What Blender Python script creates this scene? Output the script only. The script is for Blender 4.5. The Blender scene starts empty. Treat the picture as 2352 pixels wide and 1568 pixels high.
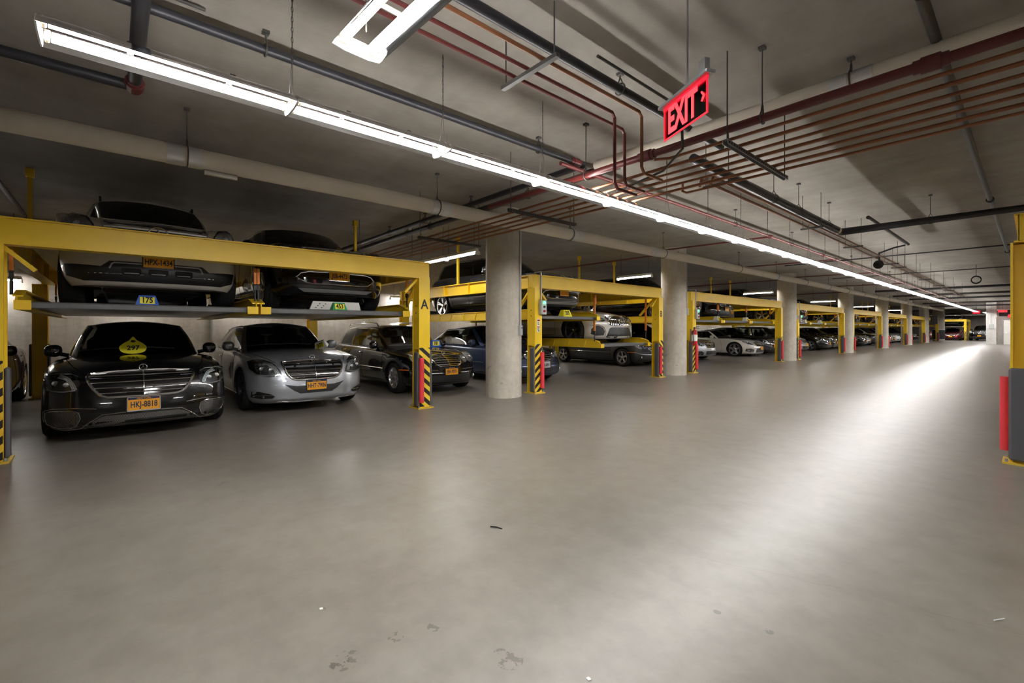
import bpy, bmesh, math, random
from mathutils import Vector, Matrix, Euler
from mathutils.bvhtree import BVHTree
PI = math.pi
S = bpy.context.scene
COL = S.collection
random.seed(4)
CAMZ = 1.35          # eye height
CEIL = 3.72          # ceiling height

# ------------------------------------------------------------------ object helpers
def tag(o, label=None, cat=None, group=None, kind=None):
    if label: o['label'] = label
    if cat: o['category'] = cat
    if group: o['group'] = group
    if kind: o['kind'] = kind
    return o
def thing(name, label, cat, loc=(0, 0, 0), rz=0.0, group=None):
    o = bpy.data.objects.new(name, None); COL.objects.link(o)
    o.location = loc; o.rotation_euler = (0, 0, rz); o.empty_display_size = .2
    return tag(o, label, cat, group)
def link(name, me, mat=None, parent=None, loc=None, rot=None):
    o = bpy.data.objects.new(name, me); COL.objects.link(o)
    if mat is not None and not len(me.materials):
        for m in (mat if isinstance(mat, (list, tuple)) else [mat]): me.materials.append(m)
    if parent: o.parent = parent
    if loc is not None: o.location = loc
    if rot is not None: o.rotation_euler = rot
    return o
def copy_tree(o, parent=None, paint=None):
    c = o.copy(); COL.objects.link(c); c.parent = parent
    if paint is not None and c.type == 'MESH':
        for k, sl in enumerate(c.material_slots):
            if sl.material and sl.material.name.startswith('paint'):
                sl.link = 'OBJECT'; sl.material = paint
    for ch in list(o.children): copy_tree(ch, c, paint)
    return c

class MB:
    """collects geometry, builds ONE mesh object"""
    def __init__(s): s.v = []; s.f = []; s.m = []; s.mi = 0; s.sm = []
    def add(s, vs, fs, smooth=False):
        b = len(s.v); s.v += [tuple(p) for p in vs]
        for f in fs: s.f.append(tuple(b + i for i in f)); s.m.append(s.mi); s.sm.append(smooth)
    def box(s, c, d, rot=None, bev=0.0):
        x, y, z = d[0] / 2, d[1] / 2, d[2] / 2
        M = Euler(rot).to_matrix() if rot else None
        if bev > 0:
            bv = min(bev, x * .9, y * .9, z * .9); vs = []; idx = {}
            for sx in (-1, 1):
                for sy in (-1, 1):
                    for sz in (-1, 1):
                        idx[(sx, sy, sz)] = len(vs)
                        vs += [(sx * x, sy * (y - bv), sz * (z - bv)), (sx * (x - bv), sy * y, sz * (z - bv)), (sx * (x - bv), sy * (y - bv), sz * z)]
            g = lambda a, b, c_, k: idx[(a, b, c_)] + k
            fs = []
            for a in (-1, 1):
                q = [g(a, -1, -1, 0), g(a, 1, -1, 0), g(a, 1, 1, 0), g(a, -1, 1, 0)]; fs.append(q if a > 0 else q[::-1])
                q = [g(-1, a, -1, 1), g(-1, a, 1, 1), g(1, a, 1, 1), g(1, a, -1, 1)]; fs.append(q if a > 0 else q[::-1])
                q = [g(-1, -1, a, 2), g(1, -1, a, 2), g(1, 1, a, 2), g(-1, 1, a, 2)]; fs.append(q if a > 0 else q[::-1])
            for a in (-1, 1):
                for b in (-1, 1):
                    q = [g(a, b, -1, 0), g(a, b, -1, 1), g(a, b, 1, 1), g(a, b, 1, 0)]; fs.append(q if a * b > 0 else q[::-1])
                    q = [g(a, -1, b, 0), g(a, 1, b, 0), g(a, 1, b, 2), g(a, -1, b, 2)]; fs.append(q if a * b > 0 else q[::-1])
                    q = [g(-1, a, b, 1), g(-1, a, b, 2), g(1, a, b, 2), g(1, a, b, 1)]; fs.append(q if a * b > 0 else q[::-1])
                    for c_ in (-1, 1):
                        q = [g(a, b, c_, 0), g(a, b, c_, 1), g(a, b, c_, 2)]; fs.append(q if a * b * c_ > 0 else q[::-1])
        else:
            vs = [(-x, -y, -z), (x, -y, -z), (x, y, -z), (-x, y, -z), (-x, -y, z), (x, -y, z), (x, y, z), (-x, y, z)]
            fs = [(3, 2, 1, 0), (4, 5, 6, 7), (0, 1, 5, 4), (1, 2, 6, 5), (2, 3, 7, 6), (3, 0, 4, 7)]
        c = Vector(c)
        s.add([(M @ Vector(p) if M else Vector(p)) + c for p in vs], fs)
    def tube(s, pts, r, n=10, closed=False, cap=True, flat=None):
        pts = [Vector(p) for p in pts]; m = len(pts); vs = []; prev = None
        for i, p in enumerate(pts):
            a = pts[i - 1] if (i > 0 or closed) else p
            b = pts[(i + 1) % m] if (i < m - 1 or closed) else p
            t = (b - a); t = t.normalized() if t.length > 1e-9 else Vector((0, 0, 1))
            if prev is None:
                up = Vector((0, 0, 1)) if abs(t.z) < .9 else Vector((1, 0, 0))
                u = t.cross(up).normalized()
            else:
                u = prev - t * prev.dot(t)
                u = u.normalized() if u.length > 1e-6 else t.orthogonal().normalized()
            w = t.cross(u); prev = u
            rr = r[i] if isinstance(r, (list, tuple)) else r
            k = 1.0
            if 0 < i < m - 1 or closed:
                d1 = (p - a); d2 = (b - p)
                if d1.length > 1e-9 and d2.length > 1e-9:
                    c_ = max(-.5, min(1, d1.normalized().dot(d2.normalized()))); k = 1 / max(.6, math.sqrt((1 + c_) / 2))
            for j in range(n):
                an = 2 * PI * j / n
                vs.append(p + (u * math.cos(an) * k + w * math.sin(an) * k) * rr)
        fs = []
        for i in range(m if closed else m - 1):
            for j in range(n):
                i2 = (i + 1) % m; fs.append((i * n + j, i * n + (j + 1) % n, i2 * n + (j + 1) % n, i2 * n + j))
        if cap and not closed:
            fs.append(tuple(range(n))[::-1]); fs.append(tuple((m - 1) * n + j for j in range(n)))
        s.add(vs, fs, True)
    def cyl(s, p0, p1, r, n=16): s.tube([p0, p1], r, n)
    def lathe(s, prof, n=32, axis='z', c=(0, 0, 0)):
        vs = []; c = Vector(c)
        for r, h in prof:
            for j in range(n):
                a = 2 * PI * j / n; x, y = r * math.cos(a), r * math.sin(a)
                vs.append(c + Vector({'z': (x, y, h), 'y': (y, h, x), 'x': (h, x, y)}[axis]))
        fs = []
        for i in range(len(prof) - 1):
            for j in range(n): fs.append((i * n + j, i * n + (j + 1) % n, (i + 1) * n + (j + 1) % n, (i + 1) * n + j))
        s.add(vs, fs, True)
    def prism(s, poly, lo, hi, axis='x'):
        """extrude 2D polygon. axis x: poly=(y,z); y: (x,z); z: (x,y)"""
        def P(p, h): return {'x': (h, p[0], p[1]), 'y': (p[0], h, p[1]), 'z': (p[0], p[1], h)}[axis]
        n = len(poly); vs = [P(p, lo) for p in poly] + [P(p, hi) for p in poly]
        fs = [tuple(range(n))[::-1], tuple(range(n, 2 * n))] + [(i, (i + 1) % n, n + (i + 1) % n, n + i) for i in range(n)]
        s.add(vs, fs)
    def grid(s, rows, smooth=True, closed=False):
        n = len(rows[0]); vs = [p for r in rows for p in r]; fs = []
        for i in range(len(rows) - 1):
            for j in range(n if closed else n - 1):
                k = (j + 1) % n; fs.append((i * n + j, i * n + k, (i + 1) * n + k, (i + 1) * n + j))
        s.add(vs, fs, smooth)
    def sphere(s, c, r, n=14, m=9, p=1.0):
        c = Vector(c); r = r if isinstance(r, (tuple, list)) else (r, r, r); rows = []
        f = lambda t: math.copysign(abs(t) ** p, t)
        for i in range(m + 1):
            a = -PI / 2 + PI * i / m
            rows.append([c + Vector((r[0] * f(math.cos(a)) * f(math.cos(2 * PI * j / n)), r[1] * f(math.cos(a)) * f(math.sin(2 * PI * j / n)), r[2] * f(math.sin(a)))) for j in range(n)])
        s.grid(rows, True, True)
    def mesh(s, name, fix=True, sharp=35):
        me = bpy.data.meshes.new(name); me.from_pydata(s.v, [], s.f)
        for p, m, sm in zip(me.polygons, s.m, s.sm): p.material_index = m; p.use_smooth = sm
        if fix:
            bm = bmesh.new(); bm.from_mesh(me)
            bmesh.ops.remove_doubles(bm, verts=bm.verts, dist=1e-5)
            bmesh.ops.dissolve_degenerate(bm, edges=bm.edges, dist=1e-6)
            bmesh.ops.recalc_face_normals(bm, faces=bm.faces); bm.to_mesh(me); bm.free()
        me.update()
        if any(s.sm): me.set_sharp_from_angle(angle=math.radians(sharp))
        return me
    def build(s, name, mat, parent=None, loc=None, rot=None, sharp=35):
        return link(name, s.mesh(name, sharp=sharp), mat, parent, loc, rot)

# ------------------------------------------------------------------ materials
def nt(name):
    m = bpy.data.materials.new(name); m.use_nodes = True
    return m, m.node_tree, m.node_tree.nodes['Principled BSDF']
def mat(name, col, rough=.5, metal=0.0, coat=0.0, spec=.5, var=0.0, vscale=6.0, bump=0.0, emit=None, es=0.0, coat_rough=.03):
    m, t, b = nt(name); n = t.nodes
    if .24 < rough < .31: rough = .24 if rough < .275 else .31
    b.inputs['Base Color'].default_value = (*col, 1); b.inputs['Roughness'].default_value = rough
    b.inputs['Metallic'].default_value = metal; b.inputs['Coat Weight'].default_value = coat
    b.inputs['Coat Roughness'].default_value = coat_rough
    b.inputs['Specular IOR Level'].default_value = spec
    if emit: b.inputs['Emission Color'].default_value = (*emit, 1); b.inputs['Emission Strength'].default_value = es
    tc = n.new('ShaderNodeTexCoord'); no = n.new('ShaderNodeTexNoise'); no.inputs['Scale'].default_value = vscale; no.inputs['Detail'].default_value = 5
    t.links.new(tc.outputs['Object'], no.inputs['Vector'])
    if var > 0:
        mx = n.new('ShaderNodeMix'); mx.data_type = 'RGBA'; mx.inputs['A'].default_value = (*[c * (1 - var) for c in col], 1); mx.inputs['B'].default_value = (*[min(1, c * (1 + var)) for c in col], 1)
        t.links.new(no.outputs['Fac'], mx.inputs['Factor']); t.links.new(mx.outputs['Result'], b.inputs['Base Color'])
    else:
        mr = n.new('ShaderNodeMapRange'); mr.inputs['To Min'].default_value = max(0, rough - .02); mr.inputs['To Max'].default_value = min(1, rough + .02)
        t.links.new(no.outputs['Fac'], mr.inputs['Value']); t.links.new(mr.outputs['Result'], b.inputs['Roughness'])
    if bump > 0:
        bp = n.new('ShaderNodeBump'); bp.inputs['Strength'].default_value = bump; bp.inputs['Distance'].default_value = .01
        t.links.new(no.outputs['Fac'], bp.inputs['Height']); t.links.new(bp.outputs['Normal'], b.inputs['Normal'])
    return m
def paint(name, col, metal=0.0): return mat('paint ' + name, col, rough=.28 if metal else .2, metal=metal, coat=1.0, spec=.3)
def ramp(t, stops, fac):
    r = t.nodes.new('ShaderNodeValToRGB'); e = r.color_ramp.elements
    while len(e) < len(stops): e.new(.5)
    for q, (p, c) in zip(e, stops): q.position = p; q.color = (*c, 1) if len(c) == 3 else c
    t.links.new(fac, r.inputs['Fac']); return r
def math_n(t, op, a, b=None, c=None):
    q = t.nodes.new('ShaderNodeMath'); q.operation = op
    for i, v in enumerate((a, b, c)):
        if v is None: continue
        if isinstance(v, (int, float)): q.inputs[i].default_value = v
        else: t.links.new(v, q.inputs[i])
    return q.outputs[0]
def noise(t, vec, scale, detail=6, rough=.55, sc=None, dist=0):
    q = t.nodes.new('ShaderNodeTexNoise'); q.inputs['Scale'].default_value = scale; q.inputs['Detail'].default_value = detail; q.inputs['Roughness'].default_value = rough; q.inputs['Distortion'].default_value = dist
    if sc:
        mp = t.nodes.new('ShaderNodeMapping'); mp.inputs['Scale'].default_value = sc; t.links.new(vec, mp.inputs['Vector']); vec = mp.outputs['Vector']
    t.links.new(vec, q.inputs['Vector']); return q.outputs['Fac']
def mixc(t, fac, a, b, mode='MIX'):
    q = t.nodes.new('ShaderNodeMix'); q.data_type = 'RGBA'; q.blend_type = mode
    for k, v in (('Factor', fac), ('A', a), ('B', b)):
        if isinstance(v, (int, float)): q.inputs[k].default_value = v
        elif isinstance(v, tuple): q.inputs[k].default_value = (*v, 1)
        else: t.links.new(v, q.inputs[k])
    return q.outputs['Result']

def mat_floor():
    m, t, b = nt('sealed concrete floor'); tc = t.nodes.new('ShaderNodeTexCoord'); P = tc.outputs['Object']
    a = noise(t, P, .55, 8, .6); c = noise(t, P, 5, 8, .65); d = noise(t, P, 40, 4)
    r1 = ramp(t, [(.3, (.165, .148, .125)), (.7, (.238, .216, .186))], a).outputs['Color']
    r2 = ramp(t, [(.3, (.80, .79, .78)), (.62, (1, 1, 1))], c).outputs['Color']
    col = mixc(t, 1.0, r1, r2, 'MULTIPLY')
    # dark specks and scuffs
    # one long wandering crack
    sx = t.nodes.new('ShaderNodeSeparateXYZ'); t.links.new(P, sx.inputs[0])
    w = noise(t, P, 1.2, 4, .5); spn = noise(t, P, 28, 5, .6)
    def line(ax, ay, bx, by, wid, amp=.30):
        L = math.hypot(bx - ax, by - ay); nx, ny = -(by - ay) / L, (bx - ax) / L
        v = math_n(t, 'ADD', math_n(t, 'MULTIPLY', sx.outputs[0], nx), math_n(t, 'MULTIPLY', sx.outputs[1], ny))
        v = math_n(t, 'SUBTRACT', v, ax * nx + ay * ny)
        if amp: v = math_n(t, 'ADD', v, math_n(t, 'MULTIPLY', math_n(t, 'SUBTRACT', w, .5), amp))
        u = math_n(t, 'ADD', math_n(t, 'MULTIPLY', sx.outputs[0], (bx - ax) / L), math_n(t, 'MULTIPLY', sx.outputs[1], (by - ay) / L))
        u = math_n(t, 'SUBTRACT', u, (ax * (bx - ax) + ay * (by - ay)) / L)
        ok = math_n(t, 'MULTIPLY', math_n(t, 'GREATER_THAN', u, 0.0), math_n(t, 'LESS_THAN', u, L))
        return math_n(t, 'MULTIPLY', ok, math_n(t, 'LESS_THAN', math_n(t, 'ABSOLUTE', v), wid))
    def wpt(px, py):
        dep = 1045.3 * CAMZ / (py - 755); D = dep * (2375 - px) / 1590; return -D, (dep - .7536 * D) / .6574
    for px, py, rr in ((795, 1516, .06), (1172, 1516, .055), (910, 1462, .035), (1000, 1438, .035), (1150, 1500, .03), (740, 1400, .02), (1767, 1450, .02), (513, 1110, .05), (1648, 1405, .018), (1140, 1212, .03), (780, 1520, .04)):
        x_, y_ = wpt(px, py)
        dd = math_n(t, 'SQRT', math_n(t, 'ADD', math_n(t, 'POWER', math_n(t, 'ABSOLUTE', math_n(t, 'SUBTRACT', sx.outputs[0], x_)), 2), math_n(t, 'POWER', math_n(t, 'ABSOLUTE', math_n(t, 'SUBTRACT', sx.outputs[1], y_)), 2)))
        spot = math_n(t, 'MULTIPLY', math_n(t, 'LESS_THAN', dd, rr), math_n(t, 'GREATER_THAN', spn, .53))
        col = mixc(t, math_n(t, 'MULTIPLY', spot, .6), col, (.07, .06, .045))
    k1 = line(*wpt(830, 1085), *wpt(2352, 1455), .0022); k2 = line(*wpt(1640, 1010), *wpt(2300, 1100), .003, 0); k1 = math_n(t, 'MAXIMUM', k1, math_n(t, 'MULTIPLY', k2, .5))
    bk = ramp(t, [(.42, (0, 0, 0)), (.5, (1, 1, 1))], noise(t, P, 2.3, 3)).outputs['Color']
    col = mixc(t, math_n(t, 'MULTIPLY', math_n(t, 'MULTIPLY', k1, bk), .55), col, (.12, .10, .08))
    t.links.new(col, b.inputs['Base Color'])
    ro = math_n(t, 'MULTIPLY_ADD', a, .10, .270); ro = math_n(t, 'MULTIPLY_ADD', c, .02, ro)
    t.links.new(ro, b.inputs['Roughness']); b.inputs['Specular IOR Level'].default_value = .44
    bp = t.nodes.new('ShaderNodeBump'); bp.inputs['Strength'].default_value = .25; bp.inputs['Distance'].default_value = .004
    t.links.new(noise(t, P, 1.6, 5, .5), bp.inputs['Height']); t.links.new(bp.outputs['Normal'], b.inputs['Normal'])
    return m
def mat_ceiling():
    m, t, b = nt('board formed concrete ceiling'); tc = t.nodes.new('ShaderNodeTexCoord'); P = tc.outputs['Object']
    a = noise(t, P, .5, 8, .6); c = noise(t, P, 2.2, 9, .72, sc=(1.0, .6, 1)); d = noise(t, P, 1.3, 4, .5, sc=(.2, 3.2, 1))
    col = ramp(t, [(.3, (.25, .225, .195)), (.7, (.37, .337, .298))], a).outputs['Color']
    col = mixc(t, 1, col, ramp(t, [(.3, (.78, .77, .76)), (.65, (1, 1, 1))], c).outputs['Color'], 'MULTIPLY')
    col = mixc(t, .5, col, ramp(t, [(.35, (.85, .85, .84)), (.6, (1, 1, 1))], d).outputs['Color'], 'MULTIPLY')
    t.links.new(col, b.inputs['Base Color']); b.inputs['Roughness'].default_value = .85
    bp = t.nodes.new('ShaderNodeBump'); bp.inputs['Strength'].default_value = .3; bp.inputs['Distance'].default_value = .01
    t.links.new(c, bp.inputs['Height']); t.links.new(bp.outputs['Normal'], b.inputs['Normal'])
    return m
def mat_concrete(name, lo, hi, stain=True, blocks=False):
    m, t, b = nt(name); tc = t.nodes.new('ShaderNodeTexCoord'); P = tc.outputs['Object']
    a = noise(t, P, 1.2, 8, .6); c = noise(t, P, 9, 8, .6)
    col = ramp(t, [(.3, lo), (.7, hi)], a).outputs['Color']
    col = mixc(t, 1, col, ramp(t, [(.3, (.85, .85, .84)), (.6, (1, 1, 1))], c).outputs['Color'], 'MULTIPLY')
    # vertical streaks
    st = noise(t, P, 3, 5, .5, sc=(3, 3, .25))
    col = mixc(t, .5, col, ramp(t, [(.35, (.82, .81, .78)), (.6, (1, 1, 1))], st).outputs['Color'], 'MULTIPLY')
    if stain:
        sx = t.nodes.new('ShaderNodeSeparateXYZ'); t.links.new(P, sx.inputs[0])
        band = ramp(t, [(.0, (.55,) * 3), (.12, (1,) * 3), (.32, (.6,) * 3), (.42, (0,) * 3)], math_n(t, 'DIVIDE', sx.outputs[2], 2.0)).outputs['Color']
        pit = ramp(t, [(.0, (0,) * 3), (.63, (0,) * 3), (.66, (1,) * 3)], noise(t, P, 7, 7, .68)).outputs['Color']
        col = mixc(t, math_n(t, 'MULTIPLY', math_n(t, 'MULTIPLY', band, pit), .75), col, (.10, .09, .075))
    if blocks:
        mp = t.nodes.new('ShaderNodeMapping'); mp.inputs['Rotation'].default_value = (0, PI / 2, 0)
        sx = t.nodes.new('ShaderNodeSeparateXYZ'); t.links.new(P, sx.inputs[0]); cb = t.nodes.new('ShaderNodeCombineXYZ')
        t.links.new(math_n(t, 'ADD', sx.outputs[0], sx.outputs[1]), cb.inputs[0]); t.links.new(sx.outputs[2], cb.inputs[1])
        br = t.nodes.new('ShaderNodeTexBrick'); br.inputs['Scale'].default_value = 1.0; br.inputs['Brick Width'].default_value = .4; br.inputs['Row Height'].default_value = .2; br.inputs['Mortar Size'].default_value = .006
        br.inputs['Color1'].default_value = (1, 1, 1, 1); br.inputs['Color2'].default_value = (.97, .97, .97, 1); br.inputs['Mortar'].default_value = (.90, .90, .90, 1)
        t.links.new(cb.outputs[0], br.inputs['Vector']); col = mixc(t, 1, col, br.outputs['Color'], 'MULTIPLY')
    t.links.new(col, b.inputs['Base Color']); b.inputs['Roughness'].default_value = .75
    bp = t.nodes.new('ShaderNodeBump'); bp.inputs['Strength'].default_value = .25; bp.inputs['Distance'].default_value = .006
    t.links.new(c, bp.inputs['Height']); t.links.new(bp.outputs['Normal'], b.inputs['Normal'])
    return m
def mat_glass(name, tint, refl=1.0):
    m = bpy.data.materials.new(name); m.use_nodes = True; t = m.node_tree; t.nodes.clear()
    o = t.nodes.new('ShaderNodeOutputMaterial'); mx = t.nodes.new('ShaderNodeMixShader'); tr = t.nodes.new('ShaderNodeBsdfTransparent'); gl = t.nodes.new('ShaderNodeBsdfGlossy'); fr = t.nodes.new('ShaderNodeFresnel')
    tr.inputs['Color'].default_value = (*tint, 1); gl.inputs['Roughness'].default_value = .02; gl.inputs['Color'].default_value = (refl, refl, refl, 1); fr.inputs['IOR'].default_value = 1.62
    t.links.new(fr.outputs[0], mx.inputs[0]); t.links.new(tr.outputs[0], mx.inputs[1]); t.links.new(gl.outputs[0], mx.inputs[2]); t.links.new(mx.outputs[0], o.inputs[0])
    return m
def mat_hazard(sg=1):
    m, t, b = nt('hazard stripe tape'); tc = t.nodes.new('ShaderNodeTexCoord'); sx = t.nodes.new('ShaderNodeSeparateXYZ'); t.links.new(tc.outputs['Object'], sx.inputs[0])
    v = math_n(t, 'ADD', math_n(t, 'MULTIPLY', sx.outputs[2], 6.2), math_n(t, 'MULTIPLY', sx.outputs[1], 5.2 * sg))
    k = math_n(t, 'LESS_THAN', math_n(t, 'FRACT', math_n(t, 'ADD', v, 40.0)), .5)
    col = mixc(t, k, (.012, .011, .01), (.75, .52, .03)); t.links.new(col, b.inputs['Base Color']); b.inputs['Roughness'].default_value = .45
    return m
def mat_mesh():
    m, t, b = nt('diamond mesh insert'); tc = t.nodes.new('ShaderNodeTexCoord'); sx = t.nodes.new('ShaderNodeSeparateXYZ'); t.links.new(tc.outputs['Object'], sx.inputs[0])
    def w(sgn):
        v = math_n(t, 'ADD', math_n(t, 'MULTIPLY', sx.outputs[1], 42), math_n(t, 'MULTIPLY', sx.outputs[2], 62 * sgn))
        return math_n(t, 'LESS_THAN', math_n(t, 'FRACT', math_n(t, 'ADD', v, 200.0)), .24)
    k = math_n(t, 'MAXIMUM', w(1), w(-1))
    t.links.new(mixc(t, k, (.004, .004, .005), (.30, .29, .28)), b.inputs['Base Color']); b.inputs['Roughness'].default_value = .3
    t.links.new(math_n(t, 'MULTIPLY', k, .8), b.inputs['Metallic'])
    return m

YEL = (.84, .555, .018)
M = dict(
    floor=mat_floor(), ceil=mat_ceiling(),
    column=mat_concrete('bare concrete column', (.46, .42, .355), (.62, .58, .50)),
    wall=mat_concrete('painted block wall', (.42, .38, .335), (.52, .475, .425), stain=False, blocks=True),
    white_wall=mat_concrete('pale painted wall', (.62, .61, .59), (.72, .71, .69), stain=False),
    yellow=mat('yellow enamel steel', YEL, rough=.38, var=.10, vscale=3, spec=.5),
    yellow_dull=mat('yellow enamel steel worn', (.62, .42, .04), rough=.5, var=.2, vscale=8),
    deck=mat('galvanised deck steel', (.24, .25, .27), rough=.34, metal=.6, var=.2, vscale=20),
    chrome=mat('polished chrome', (.82, .83, .85), rough=.08, metal=1),
    alloy=mat('silver alloy', (.62, .62, .63), rough=.25, metal=.85),
    alloy_dark=mat('dark alloy', (.06, .06, .065), rough=.3, metal=.7),
    tire=mat('tyre rubber', (.012, .012, .013), rough=.75, spec=.3),
    black=mat('black plastic', (.010, .010, .011), rough=.45),
    gloss=mat('gloss black trim', (.004, .004, .005), rough=.08, coat=.6),
    seam=mat('panel gap', (.002, .002, .002), rough=.9, spec=.0),
    cabin=mat('dark cabin trim', (.012, .011, .011), rough=.8),
    tan=mat('tan leather', (.20, .115, .065), rough=.55),
    grey_seat=mat('black leather', (.018, .017, .017), rough=.5),
    glass=mat_glass('tinted car glass', (.42, .45, .43)), glass_clear=mat_glass('light car glass', (.66, .72, .69)), glass_dark=mat_glass('privacy glass', (.04, .045, .045)),
    lens=mat_glass('headlamp lens', (.85, .87, .88)),
    lamp_in=mat('headlamp reflector', (.85, .86, .88), rough=.32, metal=.7), lamp_dark=mat('dark headlamp bezel', (.085, .088, .092), rough=.28, metal=.5),
    amber=mat('amber lens', (.7, .16, .02), rough=.25), red_lens=mat('red lens', (.3, .005, .005), rough=.2),
    mesh=mat_mesh(), hazard=mat_hazard(), hazard_b=mat_hazard(-1),
    plate=mat('amber number plate', (.82, .36, .015), rough=.4), plate_navy=mat('plate navy print', (.012, .018, .07), rough=.4), plate_grey=mat('grey number plate', (.42, .43, .45), rough=.4),
    ink=mat('black lettering', (.008, .008, .008), rough=.5),
    red_pad=mat('red foam guard', (.72, .035, .05), rough=.5), grey_pad=mat('grey foam guard', (.085, .085, .095), rough=.6),
    zinc=mat('zinc steel', (.38, .39, .40), rough=.4, metal=.7), rod=mat('dull hanger steel', (.09, .085, .08), rough=.55, metal=.4),
    iron=mat('black iron pipe', (.030, .030, .036), rough=.38, metal=.2, var=.2), iron_b=mat('brown black pipe', (.05, .042, .038), rough=.45, metal=.2),
    copper=mat('aged copper pipe', (.27, .11, .05), rough=.42, metal=.35, var=.35, vscale=4), red_pipe=mat('red sprinkler pipe', (.13, .022, .02), rough=.4, var=.2),
    lagging=mat('white pipe insulation', (.60, .54, .45), rough=.7, var=.08, vscale=3), foil=mat('metal pipe band', (.55, .55, .54), rough=.35, metal=.7),
    enamel=mat('white enamel', (.78, .79, .78), rough=.3), mirror=mat('specular aluminium reflector', (.80, .82, .85), rough=.07, metal=1.0), tube=mat('lit fluorescent tube', (1, 1, 1), rough=.5, emit=(1.0, .975, .945), es=26.0), socket=mat('lamp holder', (.55, .45, .30), rough=.5),
    tube_on=None, orange=mat('orange safety strap', (.72, .22, .02), rough=.5),
    blue=mat('blue cone plastic', (.01, .09, .50), rough=.4), green=mat('green cone plastic', (.0, .30, .10), rough=.4), white=mat('white plastic', (.75, .75, .72), rough=.4), yel_plas=mat('yellow plastic', (.78, .70, .02), rough=.4),
    sign_red=mat('lit red acrylic', (.7, .01, .02), rough=.3, emit=(1, .012, .035), es=.35), sign_text=mat('bright red exit letters', (.9, .05, .06), rough=.3, emit=(1, .035, .05), es=.55), acrylic=mat_glass('red tinted acrylic', (.80, .42, .40), .3),
    ext_red=mat('red enamel cylinder', (.45, .012, .012), rough=.25, coat=.5), led=mat('green indicator lamp', (0, .5, .1), emit=(.05, 1, .25), es=2.5, rough=.3),
    grey_box=mat('grey switch box', (.42, .43, .42), rough=.5), door=mat('white painted door', (.72, .70, .66), rough=.5), dark=mat('dark opening', (.02, .02, .02), rough=.8), navy_band=mat('dark column wrap', (.03, .033, .04), rough=.5), skid=mat('satin skid plate', (.35, .35, .36), rough=.35, metal=.6),
    wood=mat('orange plywood board', (.55, .25, .04), rough=.6, var=.2), label=mat('printed sticker', (.75, .74, .70), rough=.5))
PAINT = dict(
    black=paint('black', (.0035, .0035, .004)), silver=paint('silver', (.36, .38, .41), .55), blue=paint('steel blue', (.035, .052, .11), .45), charcoal=paint('charcoal', (.035, .037, .042), .4),
    white=paint('white', (.62, .61, .58)), pearl=paint('pearl white', (.50, .48, .44), .1), navy=paint('midnight', (.008, .009, .014), .2), red=paint('deep red', (.22, .008, .008), .2), maroon=paint('dark brown red', (.03, .008, .006), .3), taupe=paint('warm white silver', (.66, .62, .55), .1))
def text_mesh(s, size, ext=.002, sx=1.0, off=0.0):
    cu = bpy.data.curves.new('lettering', 'FONT'); cu.body = s; cu.size = size; cu.extrude = ext; cu.align_x = 'CENTER'; cu.align_y = 'CENTER'; cu.offset = off; cu.resolution_u = 3
    o = bpy.data.objects.new('tmp', cu); COL.objects.link(o); bpy.context.view_layer.update()
    me = bpy.data.meshes.new_from_object(o.evaluated_get(bpy.context.evaluated_depsgraph_get())); bpy.data.objects.remove(o)
    for v in me.vertices: v.co.x *= sx
    me.materials.clear(); return me
EXPO = 1.75
# ================================================================== CARS
def pchip(xs, ys):
    n = len(xs); h = [xs[i + 1] - xs[i] for i in range(n - 1)]; dl = [(ys[i + 1] - ys[i]) / h[i] for i in range(n - 1)]
    d = [dl[0]] + [0 if dl[i - 1] * dl[i] <= 0 else 2 * dl[i - 1] * dl[i] / (dl[i - 1] + dl[i]) for i in range(1, n - 1)] + [dl[-1]]
    def f(x):
        if x <= xs[0]: return ys[0]
        if x >= xs[-1]: return ys[-1]
        i = 0
        while x > xs[i + 1]: i += 1
        t = (x - xs[i]) / h[i]; a = t * t * (3 - 2 * t); b = t * (1 - t) ** 2; c = t * t * (t - 1)
        return ys[i] * (1 - a) + ys[i + 1] * a + h[i] * (d[i] * b + d[i + 1] * c)
    return f
def tab(l): return pchip([p[0] for p in l], [p[1] for p in l])
def crom(pts, n, closed=False):
    """dense catmull-rom; returns list per segment"""
    P = [Vector(p) for p in pts]; m = len(P); segs = []
    for i in range(m if closed else m - 1):
        p1, p2 = P[i], P[(i + 1) % m]
        p0 = P[i - 1] if (i > 0 or closed) else p1 * 2 - p2
        p3 = P[(i + 2) % m] if (i + 2 < m or closed) else p2 * 2 - p1
        t0 = 0; t1 = t0 + max(1e-4, (p1 - p0).length) ** .5; t2 = t1 + max(1e-4, (p2 - p1).length) ** .5; t3 = t2 + max(1e-4, (p3 - p2).length) ** .5
        L = []
        for k in range(n):
            t = t1 + (t2 - t1) * k / n
            A1 = p0 * ((t1 - t) / (t1 - t0)) + p1 * ((t - t0) / (t1 - t0)); A2 = p1 * ((t2 - t) / (t2 - t1)) + p2 * ((t - t1) / (t2 - t1)); A3 = p2 * ((t3 - t) / (t3 - t2)) + p3 * ((t - t2) / (t3 - t2))
            B1 = A1 * ((t2 - t) / (t2 - t0)) + A2 * ((t - t0) / (t2 - t0)); B2 = A2 * ((t3 - t) / (t3 - t1)) + A3 * ((t - t1) / (t3 - t1))
            L.append(B1 * ((t2 - t) / (t2 - t1)) + B2 * ((t - t1) / (t2 - t1)))
        segs.append(L)
    return segs
def rnd(pts, n=5):
    return [tuple(q) for s in crom([(p[0], p[1], 0) for p in pts], n, True) for q in s]
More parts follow.
